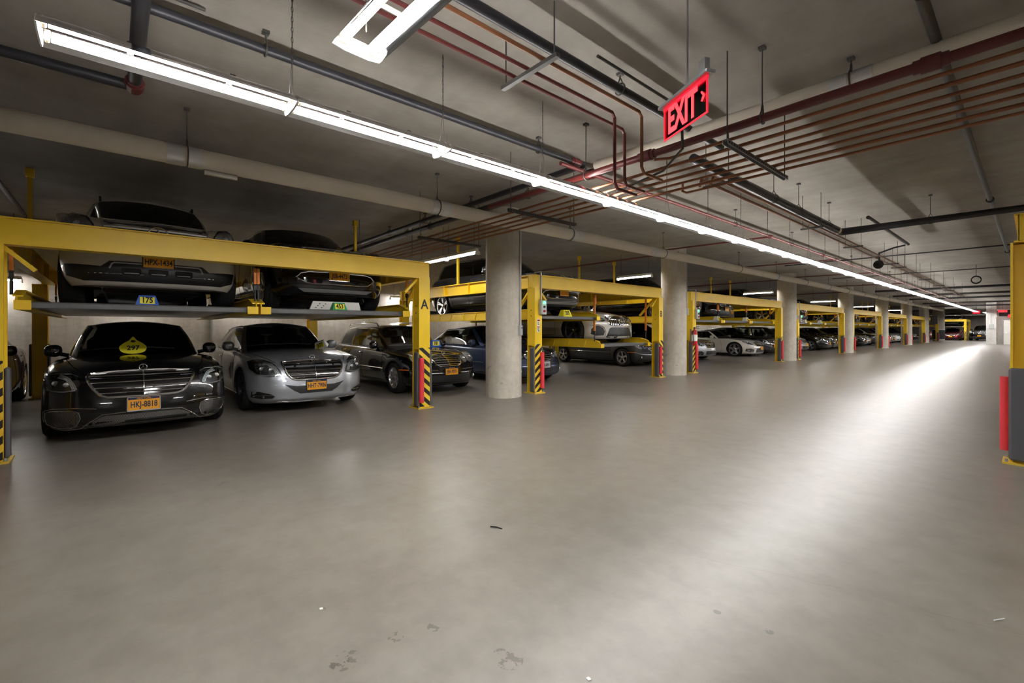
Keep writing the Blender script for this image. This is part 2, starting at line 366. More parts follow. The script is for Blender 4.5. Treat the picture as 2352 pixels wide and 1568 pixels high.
def resample(pl, n):
    cum = [0]
    for a, b in zip(pl, pl[1:]): cum.append(cum[-1] + (b - a).length)
    out = []; j = 0
    for k in range(n + 1):
        t = cum[-1] * k / n
        while j < len(cum) - 2 and cum[j + 1] < t: j += 1
        u = (t - cum[j]) / max(1e-9, cum[j + 1] - cum[j]); out.append(pl[j].lerp(pl[j + 1], min(1, u)))
    return out
def smooth01(x): x = max(0, min(1, x)); return x * x * (3 - 2 * x)
def fill(Fr, Sd, Re, crown, flat=2.2, env_d=.35):
    """patch over three edges of a half outline; row k runs centre -> side"""
    Mn = len(Fr) - 1; x0, x1 = Sd[0].x, Sd[-1].x; rows = []
    for k, s in enumerate(Sd):
        p = (x0 - s.x) / (x0 - x1) if k not in (0, len(Sd) - 1) else (0 if k == 0 else 1); row = []
        for m in range(Mn + 1):
            f, r = Fr[m], Re[m]; q = m / Mn
            x = f.x * (1 - p) + r.x * p; xe = Fr[Mn].x * (1 - p) + Re[Mn].x * p; x += (s.x - xe) * q
            yn = f.y * (1 - p) + r.y * p; ye = Fr[Mn].y * (1 - p) + Re[Mn].y * p; y = yn / ye * s.y
            z = s.z + (f.z - Fr[Mn].z) * (1 - p) + (r.z - Re[Mn].z) * p
            e = math.sin(PI / 2 * min(1, max(0, min(Fr[m].x - x, x - Re[m].x)) / env_d)); qq = abs(y / s.y)
            z += crown(x) * (1 - qq ** flat) * e
            if k == 0: x, y, z = f
            if k == len(Sd) - 1: x, y, z = r
            if m == Mn: x, y, z = s
            row.append(Vector((x, y, z)))
        rows.append(row)
    return rows
def mir(rows): return [[Vector((p.x, -p.y, p.z)) for p in r] for r in rows]

class Car:
    def __init__(s, P):
        s.P = P; L = P['L']; s.L = L; X = lambda d: L / 2 - d; s.X = X
        zs, zb = tab(P['zs']), tab(P['zb']); F, Sd, R = tab(P['front']), tab(P['side']), tab(P['rear'])
        segs = crom([(-d, y, 0) for d, y in P['plan']], 12); last = Vector((-P['plan'][-1][0], P['plan'][-1][1], 0))
        kf, kr, n1, n2 = P['kf'], P['kr'], 14, 74
        fl = lambda a, b: [q for g in segs[a:b] for q in g] + [segs[b][0] if b < len(segs) else last]
        ring = resample(fl(0, kf), n1)[:-1] + resample(fl(kf, kr), n2)[:-1] + resample(fl(kr, len(segs)), n1)
        N = len(ring) - 1; ts = P.get('ts') or [0, .03, .07, .12, .17, .22, .28, .34, .4, .46, .52, .58, .64, .70, .75, .80, .84, .88, .91, .94, .965, .985, 1.0]
        grid = []
        fw = P.get('fender', .012); wh = P['wheels']
        for i, p in enumerate(ring):
            a = ring[max(0, i - 1)]; b = ring[min(N, i + 1)]; t = (b - a).normalized()
            if i == 0: t = Vector((0, 1, 0))
            if i == N: t = Vector((0, -1, 0))
            nrm = Vector((t.y, -t.x, 0)); col = []
            d = -p.x; z0, z1 = zb(d), zs(d)
            for tt in ts:
                w = nrm.x * nrm.x; ins = (F(tt) if nrm.x > 0 else R(tt)) * w + Sd(tt) * (1 - w)
                z = z0 + (z1 - z0) * tt; q = p - nrm * ins
                if abs(nrm.x) < .5:
                    for wd in (wh[0], wh[1]):
                        rr = math.hypot(d - wd, z - wh[2]); q = q + nrm * fw * math.exp(-((rr - wh[2] - .08) / .10) ** 2)
                col.append(Vector((L / 2 + q.x, max(0, q.y) if 0 < i < N else 0, z)))
            grid.append(col)
        top = [c[-1] for c in grid]; Fr = top[:n1 + 1]; Re = [top[N - m] for m in range(n1 + 1)]; Sx = top[n1:N - n1 + 1]
        cr = tab(P['crown']); rows = fill(Fr, Sx, Re, lambda x: cr(L / 2 - x), P.get('flat', 2.4))
        # greenhouse footprint for the cabin material
        gh = P['gh']; s.gd0, s.gd1 = gh['pts'][0][0], gh['pts'][-1][0]
        bp = [(g[0], g[1]) for g in gh['pts']]
        def inside(x, y):
            d = L / 2 - x; y = abs(y); c = False; poly = [(a, b) for a, b in bp] + [(bp[-1][0], -1), (bp[0][0], -1)]
            for (x1, y1), (x2, y2) in zip(poly, poly[1:] + poly[:1]):
                if (y1 > y) != (y2 > y) and d < (x2 - x1) * (y - y1) / (y2 - y1) + x1: c = not c
            return c
        b = MB()
        for g in (grid, mir(grid)): b.grid(g)
        for g in (rows, mir(rows)): b.grid(g)
        for i in range(N):
            p, q = grid[i][0], grid[i + 1][0]; b.add([p, q, (q.x, -q.y, q.z), (p.x, -p.y, p.z)], [(0, 1, 2, 3)])
        me = b.mesh('body', sharp=50)
        for po in me.polygons:
            c = po.center
            if po.normal.z > .5 and c.z > .6 and inside(c.x, c.y): po.material_index = 1
        s.solid = me
        bm = bmesh.new(); bm.from_mesh(me); s.bvh = BVHTree.FromBMesh(bm); bm.free()
        s.arch()
    def arch(s):
        P = s.P; o = bpy.data.objects.new('tmpbody', s.solid); COL.objects.link(o); o.data.materials.append(P['paint']); o.data.materials.append(M['cabin'])
        b = MB(); R = P['wheels'][2] + P.get('gap', .035)
        for d in P['wheels'][:2]:
            for sy in (-1, 1):
                pr = []
                n = 40
                for k in range(n): a = 2 * PI * k / n; pr.append((s.X(d) + R * math.cos(a), P['wheels'][2] + R * math.sin(a)))
                b.prism(pr, sy * .56, sy * 1.3, 'y')
        cu = bpy.data.objects.new('tmpcut', b.mesh('cut')); COL.objects.link(cu); cu.data.materials.append(M['black'])
        md = o.modifiers.new('b', 'BOOLEAN'); md.object = cu; md.operation = 'DIFFERENCE'; md.solver = 'EXACT'; md.material_mode = 'TRANSFER'
        bpy.context.view_layer.update()
        me = bpy.data.meshes.new_from_object(o.evaluated_get(bpy.context.evaluated_depsgraph_get()))
        for q in (o, cu): bpy.data.objects.remove(q)
        me.name = 'body'
        for p in me.polygons: p.use_smooth = True
        me.set_sharp_from_angle(angle=math.radians(42)); s.body = me
    # ---- projection
    def hit(s, ax, a, b, side=1):
        for sh in (1, .985, .97, .95, .92, .88):
            if ax == 'x': o, d = Vector((s.L, a * sh, b)), Vector((-1, 0, 0))
            elif ax == '-x': o, d = Vector((-s.L, a * sh, b)), Vector((1, 0, 0))
            elif ax == 'y': o, d = Vector((a, side * 3, b * sh)), Vector((0, -side, 0))
            else: o, d = Vector((a, b * sh, 3)), Vector((0, 0, -1))
            h = s.bvh.ray_cast(o, d)
            if h[0] is not None: return h[0], h[1]
        return o + d * 2, -d
    def patch(s, ax, poly, off=.004, thick=.03, step=.05, side=1, fn=None):
        bm = bmesh.new(); vs = [bm.verts.new((p[0], p[1], 0)) for p in poly]; f = bm.faces.new(vs); bmesh.ops.triangulate(bm, faces=[f])
        for k in (0, 1):
            lo = min(p[k] for p in poly); hi = max(p[k] for p in poly); n = max(1, int((hi - lo) / step))
            for i in range(1, n):
                co = [0, 0, 0]; no = [0, 0, 0]; co[k] = lo + (hi - lo) * i / n; no[k] = 1
                bmesh.ops.bisect_plane(bm, geom=bm.verts[:] + bm.edges[:] + bm.faces[:], plane_co=co, plane_no=no, dist=1e-5)
        dr = {}
        for v in bm.verts:
            h, n = s.hit(ax, v.co.x, v.co.y, side); o = off if fn is None else off + fn(v.co.x, v.co.y)
            q = h + n * o; dr[v] = n; v.co = q
        bd = [e for e in bm.edges if e.is_boundary]; nn = {v.index: dr[v] for v in bm.verts}
        bm.verts.index_update(); nn = {v.index: dr[v] for v in bm.verts}
        old = len(bm.verts); r = bmesh.ops.extrude_edge_only(bm, edges=bd); nv = [g for g in r['geom'] if isinstance(g, bmesh.types.BMVert)]
        for v in nv:
            best = min((w for w in dr if w.is_valid and (w.co - v.co).length < 1e-6), key=lambda w: 0, default=None)
            v.co = v.co - (dr[best] if best else Vector((1, 0, 0))) * thick
        bmesh.ops.recalc_face_normals(bm, faces=bm.faces)
        me = bpy.data.meshes.new('p'); bm.to_mesh(me); bm.free()
        for p in me.polygons: p.use_smooth = True
        me.set_sharp_from_angle(angle=math.radians(40)); return me
    def line(s, ax, pts, off=.004, side=1, step=.03):
        out = []
        P2 = [Vector((p[0], p[1], 0)) for p in pts]
        L = sum((b - a).length for a, b in zip(P2, P2[1:]))
        for q in resample(P2, max(2, int(L / step))):
            h, n = s.hit(ax, q.x, q.y, side); out.append(h + n * off)
        return out
    # ---- greenhouse
    def glasshouse(s, root):
        P = s.P; g = P['gh']; pts = g['pts']; zr = tab(g['roof'])
        B = [Vector((s.X(p[0]), p[1], 0)) for p in pts]; T = [Vector((s.X(p[2]), p[3], zr(p[2]) - g['drop'] * (p[3] / g['pts'][g['edge']][3]) ** 2)) for p in pts]
        cb, ct = crom(B, 12), crom(T, 12); cb.append([B[-1]]); ct.append([T[-1]])
        segs = g['segs']; n = len(segs); ringb, ringt, idx = [], [], []
        for k, (kind, a, b_) in enumerate(segs):
            cnt = 8 if k in (0, n - 1) else (2 if kind == 'pillar' and k in (1, n - 2) else (2 if kind != 'glass' else 7))
            fb = resample([q for x in cb[a:b_] for q in x] + [cb[b_][0]], cnt); ft = resample([q for x in ct[a:b_] for q in x] + [ct[b_][0]], cnt)
            idx.append((len(ringb), len(ringb) + cnt)); ringb += fb[:-1]; ringt += ft[:-1]
        ringb.append(B[-1]); ringt.append(T[-1]); N = len(ringb) - 1
        for q in ringb:
            h, _ = s.hit('z', q.x, q.y); q.z = h.z - .012
        ts = [0, .02, .06, .14, .24, .35, .46, .57, .68, .78, .86, .92, .955, .98, 1.0]; bl = g.get('bulge', .022)
        cols = []
        for i in range(N + 1):
            a, c = ringb[max(0, i - 1)], ringb[min(N, i + 1)]; t = (c - a).normalized(); nr = Vector((t.y, -t.x, 0))
            if i in (0, N): nr = Vector((1 if i == 0 else -1, 0, 0))
            col = []
            for t_ in ts:
                p = ringb[i].lerp(ringt[i], t_) + (nr + Vector((0, 0, .6))) * bl * math.sin(PI * t_ ** 1.15)
                if i in (0, N): p.y = 0
                col.append(p)
            cols.append(col)
        jt = ts.index(.92); rf = MB(); pil = MB()
        def strip(mb, i0, i1, j0, j1):
            sub = [c[j0:j1 + 1] for c in cols[i0:i1 + 1]]
            mb.grid(sub); mb.grid(mir(sub))
        s.trims = []
        for k, ((kind, a, b_), (i0, i1)) in enumerate(zip(segs, idx)):
            if kind == 'pillar': strip(rf, i0, i1, 0, len(ts) - 1)
            elif kind == 'black': strip(pil, i0, i1, 0, jt); strip(rf, i0, i1, jt, len(ts) - 1)
            else:
                top = len(ts) - 2 if k in (0, n - 1) else jt
                strip(rf, i0, i1, top, len(ts) - 1)
                sub = [c[0:top + 1] for c in cols[i0:i1 + 1]]
                gm = P['glass'][0 if k == 0 else (2 if k == n - 1 else 1)]
                if k in (0, n - 1):
                    mb = MB(); mb.grid(sub[::-1] + mir(sub)[1:]); mb.build('windshield' if k == 0 else 'rear_window', gm, root)
                else:
                    for r_, sd in ((sub, 1), (mir(sub), -1)):
                        mb = MB(); mb.grid(r_); mb.build('side_window', gm, root)
                        s.trims.append([q + Vector((0, sd * .006, 0)) for q in [c[-1] for c in r_]])
                        s.trims.append([q + Vector((0, sd * .006, .012)) for q in [c[1] for c in r_]])
        M_ = idx[1][1]; Fr = [c[-1] for c in cols[:M_ + 1]]; Re = [cols[N - m][-1] for m in range(M_ + 1)]; Sx = [c[-1] for c in cols[M_:N - M_ + 1]]
        rows = fill(Fr, Sx, Re, lambda x: g.get('crown', .035), 2.0, .5)
        rf.grid(rows); rf.grid(mir(rows))
        rf.build('roof', P.get('roof_mat') or P['paint'], root)
        for sd in (-1, 1):
            q = MB(); q.v = pil.v; q.f = [f for f in pil.f if sum(pil.v[i][1] for i in f) * sd > 0]; q.m = [0] * len(q.f); q.sm = [True] * len(q.f)
            if q.f: me = q.mesh('door_pillar'); bm = bmesh.new(); bm.from_mesh(me); bmesh.ops.delete(bm, geom=[v for v in bm.verts if not v.link_faces], context='VERTS'); bm.to_mesh(me); bm.free(); link('door_pillar', me, M['gloss'], root)
        if s.trims:
            for sd in (-1, 1):
                t = MB()
                for q in s.trims:
                    if q[0].y * sd > 0: t.tube(q, .008, 5)
                t.build('window_trim', M['chrome'] if P.get('chrome_win', True) else M['gloss'], root)
        s.cols = cols; s.idx = idx
    def cabin(s, root):
        P = s.P; g = P['gh']; zb = s.hit('z', s.X(P['seats'][0]), 0)[0].z; hw = P['W'] / 2
        sm = P['seat_mat']
        for k, d in enumerate(P['seats']):
            for y in ((-.36, .36) if k == 0 or P.get('rear_hr', True) else ()):
                b = MB(); x = s.X(d)
                b.box((x, y, zb + .03), (.16, .50, .42), (0, -.25, 0), bev=.06); b.box((x - .05, y, zb + .30), (.10, .27, .17), (0, -.1, 0), bev=.045)
                for e in (-.06, .06): b.cyl((x - .04, y + e, zb + .18), (x - .05, y + e, zb + .25), .008, 6)
                b.build('seat', sm, root)
        b = MB(); x = s.X(P['seats'][0] - .85); b.sphere((x + .02, 0, zb - .02), (.22, hw * .74, .10), 20, 8, .7); b.build('dashboard', M['cabin'], root)
        b = MB(); ring = [Vector((x - .25 + .07 * math.sin(a), .37 + .18 * math.cos(a), zb + .02 + .17 * math.sin(a))) for a in [2 * PI * k / 20 for k in range(20)]]
        b.tube(ring, .014, 6, True); b.box((x - .22, .37, zb + .02), (.05, .14, .08)); b.build('steering_wheel', M['black'], root)
        mp = s.cols[0][-3] + Vector((-.09, 0, -.05)); b = MB(); b.box(mp, (.03, .22, .06), bev=.012); b.cyl(mp, mp + Vector((.05, 0, .06)), .01, 6); b.build('rear_view_mirror', M['black'], root)
    def mirrors(s, root):
        P = s.P; d, y, z = P['mirror']
        for sd in (-1, 1):
            b = MB(); b.sphere((s.X(d), sd * (y + .06), z), (.085, .095, .088), 16, 10, .75); b.tube([(s.X(d) + .0, sd * (y - .10), z - .07), (s.X(d), sd * (y + .0), z - .045)], .028, 8)
            o = b.build('side_mirror', P['paint'], root)
            m = MB(); m.box((s.X(d) - .086, sd * (y + .06), z), (.006, .14, .115), bev=.002); m.build('mirror_glass', M['chrome'], o)
            if P.get('mirror_signal', True):
                m = MB(); m.tube([(s.X(d) + .084, sd * (y + .03), z - .005), (s.X(d) + .074, sd * (y + .11), z - .0), (s.X(d) + .02, sd * (y + .152), z)], .006, 6); m.build('signal_strip', M['zinc'], o)
    def details(s, root):
        P = s.P; X = s.X
        # shut lines on the flanks and round the bonnet
        b = MB()
        for sd in (-1, 1):
            for pl in P['gaps']: b.tube(s.line('y', [(X(d), z) for d, z in pl], -.001, sd), .0042, 4)
        if 'hood_gap' in P:
            for sd in (-1, 1): b.tube(s.line('z', [(X(d), sd * y) for d, y in P['hood_gap']], -.001), .005, 4)
        b.build('panel_gaps', M['seam'], root)
        for sd in (-1, 1):
            for d, z in P['handles']:
                h = MB(); h.tube([q + Vector((0, sd * .012 * math.sin(PI * k / 6), 0)) for k, q in enumerate(resample(s.line('y', [(X(d - .10), z), (X(d + .10), z + .008)], .006, sd, .05), 6))], [.006, .011, .012, .012, .012, .011, .006], 8)
                h.build('door_handle', M['chrome'] if P.get('chrome_handle') else P['paint'], root)
        if P.get('molding'):
            b = MB()
            for sd in (-1, 1):
                for (d0, d1, z, r) in P['molding']: b.tube(s.line('y', [(X(d0), z), (X(d1), z)], .003, sd, .08), r, 6)
            b.build('side_molding', M['chrome'] if P.get('mold_chrome', True) else M['black'], root)
    def wheels_(s, root):
        P = s.P; d0, d1, R = P['wheels']; w = .235; y = P['W'] / 2 - w / 2 - .015
        tire, rim = wheel_mesh(R, P['rimr'], w, *P['spokes'])
        for d in (d0, d1):
            for sd in (1, -1):
                t = link('wheel', tire, M['tire'], root, (X_(s, d), sd * y, R), (0, 0, 0 if sd > 0 else PI))
                link('rim', rim, [P.get('rim_mat', M['alloy']), M['black'], M['chrome']], t)
        b = MB()
        for d in (d0, d1):
            for sd in (1, -1):
                r = R + P.get('gap', .035) - .004; n = 28; pr = [(X_(s, d) + r * math.cos(PI * k / n - .0), R + r * math.sin(PI * k / n)) for k in range(n + 1)]
                rows = [[Vector((p[0], sd * yy, p[1])) for p in pr] for yy in (.565, P['W'] / 2 - .05)]; b.grid(rows)
        b.build('wheel_arch_liner', M['black'], root)
        b = MB(); b.box((-.1, 0, P['zb'][2][1] - .015), (s.L * .80, P['W'] * .56, .12), bev=.03); b.box((s.L * -.36, 0, P['zb'][2][1] - .02), (.5, P['W'] * .7, .16), bev=.05); b.build('underbody', M['black'], root)
def X_(s, d): return s.L / 2 - d
_wm = {}
def wheel_mesh(R, rr, w, n, kind):
    k = (R, rr, w, n, kind)
    if k in _wm: return _wm[k]
    b = MB(); h = w / 2
    b.lathe([(rr - .01, -h + .01), (rr + .005, -h), (R - .045, -h - .004), (R - .015, -h + .02), (R, -h + .05), (R + .001, 0), (R, h - .05), (R - .015, h - .02), (R - .045, h + .004), (rr + .03, h + .002), (rr + .005, h - .004), (rr - .01, h - .012)], 44, 'y')
    for q in (-.05, 0, .05): b.lathe([(R + .002, q - .006), (R - .006, q), (R + .002, q + .006)], 44, 'y')
    tire = b.mesh('wheel')
    b = MB(); yo = h - .012
    b.lathe([(rr + .004, yo + .004), (rr + .006, yo + .008), (rr - .010, yo + .006), (rr - .022, yo - .015), (rr - .035, yo - .10), (rr - .04, -h + .02)], 44, 'y')
    b.mi = 1; b.lathe([(rr - .04, yo - .085), (.03, yo - .085), (0, yo - .085)], 24, 'y')
    b.mi = 0
    def spoke(a, w0, w1, r0=.035, r1=None):
        r1 = r1 or rr - .006; M3 = Matrix.Rotation(a, 3, 'Y'); vs = []
        prof = [(r0, w0, yo - .03), ((r0 + r1) * .45, w0 * .6 + w1 * .4, yo - .012), (r1, w1, yo - .002)]
        for r, ww, yy in prof:
            for sx in (-1, 1): vs.append(M3 @ Vector((sx * ww / 2, yy, r)))
            for sx in (-1, 1): vs.append(M3 @ Vector((sx * ww / 2 * 1.15, yy - .035, r)))
        fs = []
        for q in range(2):
            o = q * 4; fs += [(o, o + 1, o + 5, o + 4), (o + 1, o + 3, o + 7, o + 5), (o + 2, o, o + 4, o + 6)]
        b.add(vs, fs)
    for i in range(n):
        a = 2 * PI * i / n
        if kind == 'single': spoke(a, .075, .05)
        elif kind == 'star': spoke(a, .13, .055)
        elif kind == 'twin': spoke(a - .12, .04, .03); spoke(a + .12, .04, .03)
        elif kind == 'multi': spoke(a, .05, .028)
    b.lathe([(0, yo - .005), (.045, yo - .006), (.062, yo - .014), (.075, yo - .035)], 24, 'y')
    b.mi = 2; b.lathe([(0, yo + .002), (.028, yo + .001), (.033, yo - .006)], 16, 'y'); b.mi = 1
    for i in range(5):
        a = 2 * PI * (i + .5) / 5; b.cyl((.052 * math.sin(a), yo - .012, .052 * math.cos(a)), (.052 * math.sin(a), yo - .004, .052 * math.cos(a)), .008, 6)
    rim = b.mesh('rim'); _wm[k] = (tire, rim); return tire, rim

def star_mesh(r, t, axis='x'):
    b = MB(); b.tube([Vector((0, r * math.cos(a), r * math.sin(a))) for a in [2 * PI * k / 24 for k in range(24)]], t, 8, True)
    for k in range(3):
        a = PI / 2 + 2 * PI * k / 3; u = Vector((0, math.cos(a), math.sin(a))); v = Vector((0, -math.sin(a), math.cos(a))); w = t * 1.9
        b.add([u * r, v * w, u * 0 + Vector((t * 1.6, 0, 0)), -v * w, Vector((-t * .8, 0, 0))], [(0, 1, 2), (0, 2, 3), (0, 4, 1), (0, 3, 4)])
    return b
# ------------------------------------------------------------------ face details
def headlight(c, root, poly, kind, step=.04):
    for sd in (1, -1):
        pl = [(sd * y, z) for y, z in poly]; 
        if sd < 0: pl = pl[::-1]
        o = link('headlight', c.patch('x', pl, .002, .03, step), M['lamp_dark'], root)
        cy = sum(p[0] for p in pl) / len(pl); cz = sum(p[1] for p in pl) / len(pl)
        f = lambda k, q=(0, 0): [(cy + (p[0] - cy) * k + q[0], cz + (p[1] - cz) * k + q[1]) for p in pl]
        if kind == 'oval':
            link('reflector', c.patch('x', f(.86), .006, .02, step), M['lamp_in'], o)
            b = MB(); h, n = c.hit('x', cy, cz); b.sphere(h + n * .004, (.012, .045, .045), 16, 8); b.build('bulb_lens', M['chrome'], o)
        elif kind == 'twin':          # two projectors and eyebrow light bars
            ys = [abs(p[0]) for p in pl]; y0, y1 = min(ys), max(ys); zz = [p[1] for p in pl]; z0, z1 = min(zz), max(zz)
            b = MB()
            for u, v, r in ((.38, .42, .034), (.68, .50, .034)):
                h, n = c.hit('x', sd * (y0 + (y1 - y0) * u), z0 + (z1 - z0) * v); b.sphere(h + n * .004, (.012, r, r * .85), 16, 8)
            b.build('projector_lens', M['lamp_in'], o)
            b = MB()
            for q in (0, 1, 2):
                pts = [(sd * (y0 + (y1 - y0) * u), z0 + (z1 - z0) * v) for u, v in ((.10 + .05 * q, .16 + .0 * q), (.16 + .055 * q, .42), (.30 + .05 * q, .70 - .02 * q), (.55 + .03 * q, .88 - .06 * q))]
                b.tube(c.line('x', pts, .012), .007, 6)
            b.tube(c.line('x', [(sd * (y0 + (y1 - y0) * u), z0 + (z1 - z0) * v) for u, v in ((.14, .12), (.45, .06), (.8, .12), (.93, .3))], .012), .007, 6)
            b.tube(c.line('x', [(p[0], p[1] - .012) for p in pl if p[1] > (z0 + z1) / 2 + .01], .010), .006, 6)
            b.build('light_bar', M['lamp_in'], o)
        elif kind == 'slim':
            link('reflector', c.patch('x', f(.7), .006, .02, step), M['lamp_in'], o)
            b = MB(); ys = [abs(p[0]) for p in pl]; y0, y1 = min(ys), max(ys); zz = [p[1] for p in pl]; z0, z1 = min(zz), max(zz)
            for u in (.35, .65):
                h, n = c.hit('x', sd * (y0 + (y1 - y0) * u), z0 + (z1 - z0) * .5); b.sphere(h + n * .006, (.012, .03, .028), 14, 8)
            b.build('projector_lens', M['lamp_dark'], o)
        link('lens_cover', c.patch('x', f(1.0), .022, .02, step), M['lens'], o)
P_bars = True
def grille(c, root, poly, bars, frame=.016, vert=False, centre=False, emblem=None, star=None, fmat=None, nb=4, dark=None, bar_r=.007, depth=-.012):
    o = link('grille', c.patch('x', poly, .002, .03, .028), dark or M['gloss'], root)
    b = MB(); pl = list(poly) + [poly[0]]; b.tube(c.line('x', pl, .010)[:-1], frame, 8, True); b.build('grille_frame', fmat or M['chrome'], o)
    b = MB(); zz = [p[1] for p in poly]; yy = [p[0] for p in poly]
    def span(z, k=0):
        xs = []
        for p, q in zip(poly, poly[1:] + poly[:1]):
            if (p[1 - k] > z) != (q[1 - k] > z): xs.append(p[k] + (q[k] - p[k]) * (z - p[1 - k]) / (q[1 - k] - p[1 - k]))
        return (min(xs), max(xs)) if len(xs) > 1 else None
    if not vert:
        for i in range(nb):
            z = min(zz) + (max(zz) - min(zz)) * (i + .9) / (nb + .8); sp = span(z)
            if sp: b.tube(c.line('x', [(sp[0] + .01, z), (sp[1] - .01, z)], .017), bar_r, 6)
        if centre: sp = span(0, 1); b.tube(c.line('x', [(0, sp[0]), (0, sp[1])], .016), .006, 6)
    else:
        for i in range(nb):
            y = min(yy) + (max(yy) - min(yy)) * (i + .5) / nb; sp = span(y, 1)
            if sp: b.tube(c.line('x', [(y, sp[0] + .008), (y, sp[1] - .008)], .015), bar_r, 6)
    b.build('grille_slats', M['chrome'] if not dark or vert else M['alloy'], o)
    if emblem:
        h, n = c.hit('x', 0, emblem[0]); s_ = star_mesh(emblem[1], emblem[1] * .09); s_.build('emblem', M['chrome'], o, h + Vector((.035, 0, 0)), (0, -.1, 0))
def hood_star(c, root, d):
    h, n = c.hit('z', c.X(d), 0); b = star_mesh(.039, .004)
    b.cyl((0, 0, -.036), (0, 0, -.075), .004, 6); b.sphere((0, 0, -.077), (.013, .013, .008), 8, 5); b.build('hood_ornament', M['chrome'], root, h + Vector((0, 0, .080)), (0, -.12, 0))
def intake(c, root, poly, material=None, frame=None, name='air_intake', both=True, slats=0, fm=None, off=.003):
    for sd in ((1, -1) if both else (1,)):
        pl = [(sd * y, z) for y, z in poly]
        if sd < 0: pl = pl[::-1]
        o = link(name, c.patch('x', pl, off, .03, .05), material or M['black'], root)
        if frame: b = MB(); b.tube(c.line('x', pl + [pl[0]], off + .004)[:-1], frame, 6, True); b.build('chrome_surround', fm or M['chrome'], o)
        if slats:
            b = MB(); zz = [p[1] for p in pl]; yy = [p[0] for p in pl]
            for i in range(slats):
                z = min(zz) + (max(zz) - min(zz)) * (i + 1) / (slats + 1); b.tube(c.line('x', [(min(yy) + .03, z), (max(yy) - .03, z)], off + .008), .007, 6)
            b.build('intake_blade', M['chrome'] if fm is None else fm, o)
def rounded(y0, z0, y1, z1, r=.03, n=4):
    out = []
    for cx, cz, a0 in ((y1 - r, z1 - r, 0), (y0 + r, z1 - r, PI / 2), (y0 + r, z0 + r, PI), (y1 - r, z0 + r, 1.5 * PI)):
        for k in range(n + 1): a = a0 + PI / 2 * k / n; out.append((cx + r * math.cos(a), cz + r * math.sin(a)))
    return out
def taillights(c, root, poly):
    for sd in (1, -1):
        pl = [(sd * y, z) for y, z in poly]
        link('tail_light', c.patch('-x', pl if sd > 0 else pl[::-1], .004, .03, .06), M['red_lens'], root)
    link('rear_plate', c.patch('-x', rounded(-.16, .62, .16, .78, .01, 1), .006, .02, .2), M['plate'], root)

def make_car(P, loc=(0, 0, -50)):
    c = Car(P); root = thing('car', 'x', 'car', loc)
    link('body', c.body, None, root)
    c.glasshouse(root); c.cabin(root); c.mirrors(root); c.details(root); c.wheels_(root)
    P['face'](c, root); taillights(c, root, P.get('tail', [(.55, .72), (.86, .70), (.88, .88), (.6, .90)]))
    b = MB()
    for y0, y1 in ((.42, -.28), (-.12, -.66)):
        i0 = s_pt(c, y0); b.tube([i0 + Vector((0, 0, .008)), s_pt(c, (y0 + y1) / 2) + Vector((.0, 0, .022)), s_pt(c, y1) + Vector((-.02, 0, .014))], .008, 5)
    b.build('wiper', M['black'], root)
    pz = P['plate_at']; c.plate = (c.hit('x', 0, pz)[0].x + .022, pz); c.root = root
    return c
def s_pt(c, y):
    best = min(c.cols[:12], key=lambda q: abs(q[1].y - abs(y)))[3]; return Vector((best.x, math.copysign(best.y, y), best.z)) + Vector((.02, 0, .01))

def plate(root, text, mat_='plate', frame='chrome', px=0.0, pz=.45, small='NEW YORK', surround=True):
    o = bpy.data.objects.new('license_plate', None)
    b = MB(); b.box((0, 0, 0), (.008, .305, .155), bev=.003); o = b.build('license_plate', M[mat_], root, (px, 0, pz), (0, -.03, 0))
    if surround:
        b = MB(); b.box((-.003, 0, .082), (.012, .325, .012)); b.box((-.003, 0, -.082), (.012, .325, .014)); b.box((-.003, .158, 0), (.012, .010, .17)); b.box((-.003, -.158, 0), (.012, .010, .17)); b.build('plate_frame', M[frame], o)
    if mat_ == 'plate':
        b = MB(); b.box((.0046, 0, .064), (.001, .30, .025)); b.build('plate_header', M['plate_navy'], o)
        me = text_mesh(small, .026, .0006); link('plate_state_name', me, M['plate'], o, (.0056, 0, .064), (PI / 2, 0, PI / 2))
    me = text_mesh(text, .100, .0008, .66, .0022); link('plate_characters', me, M['plate_navy'] if mat_ == 'plate' else M['ink'], o, (.0050, 0, -.012), (PI / 2, 0, PI / 2))
    return o
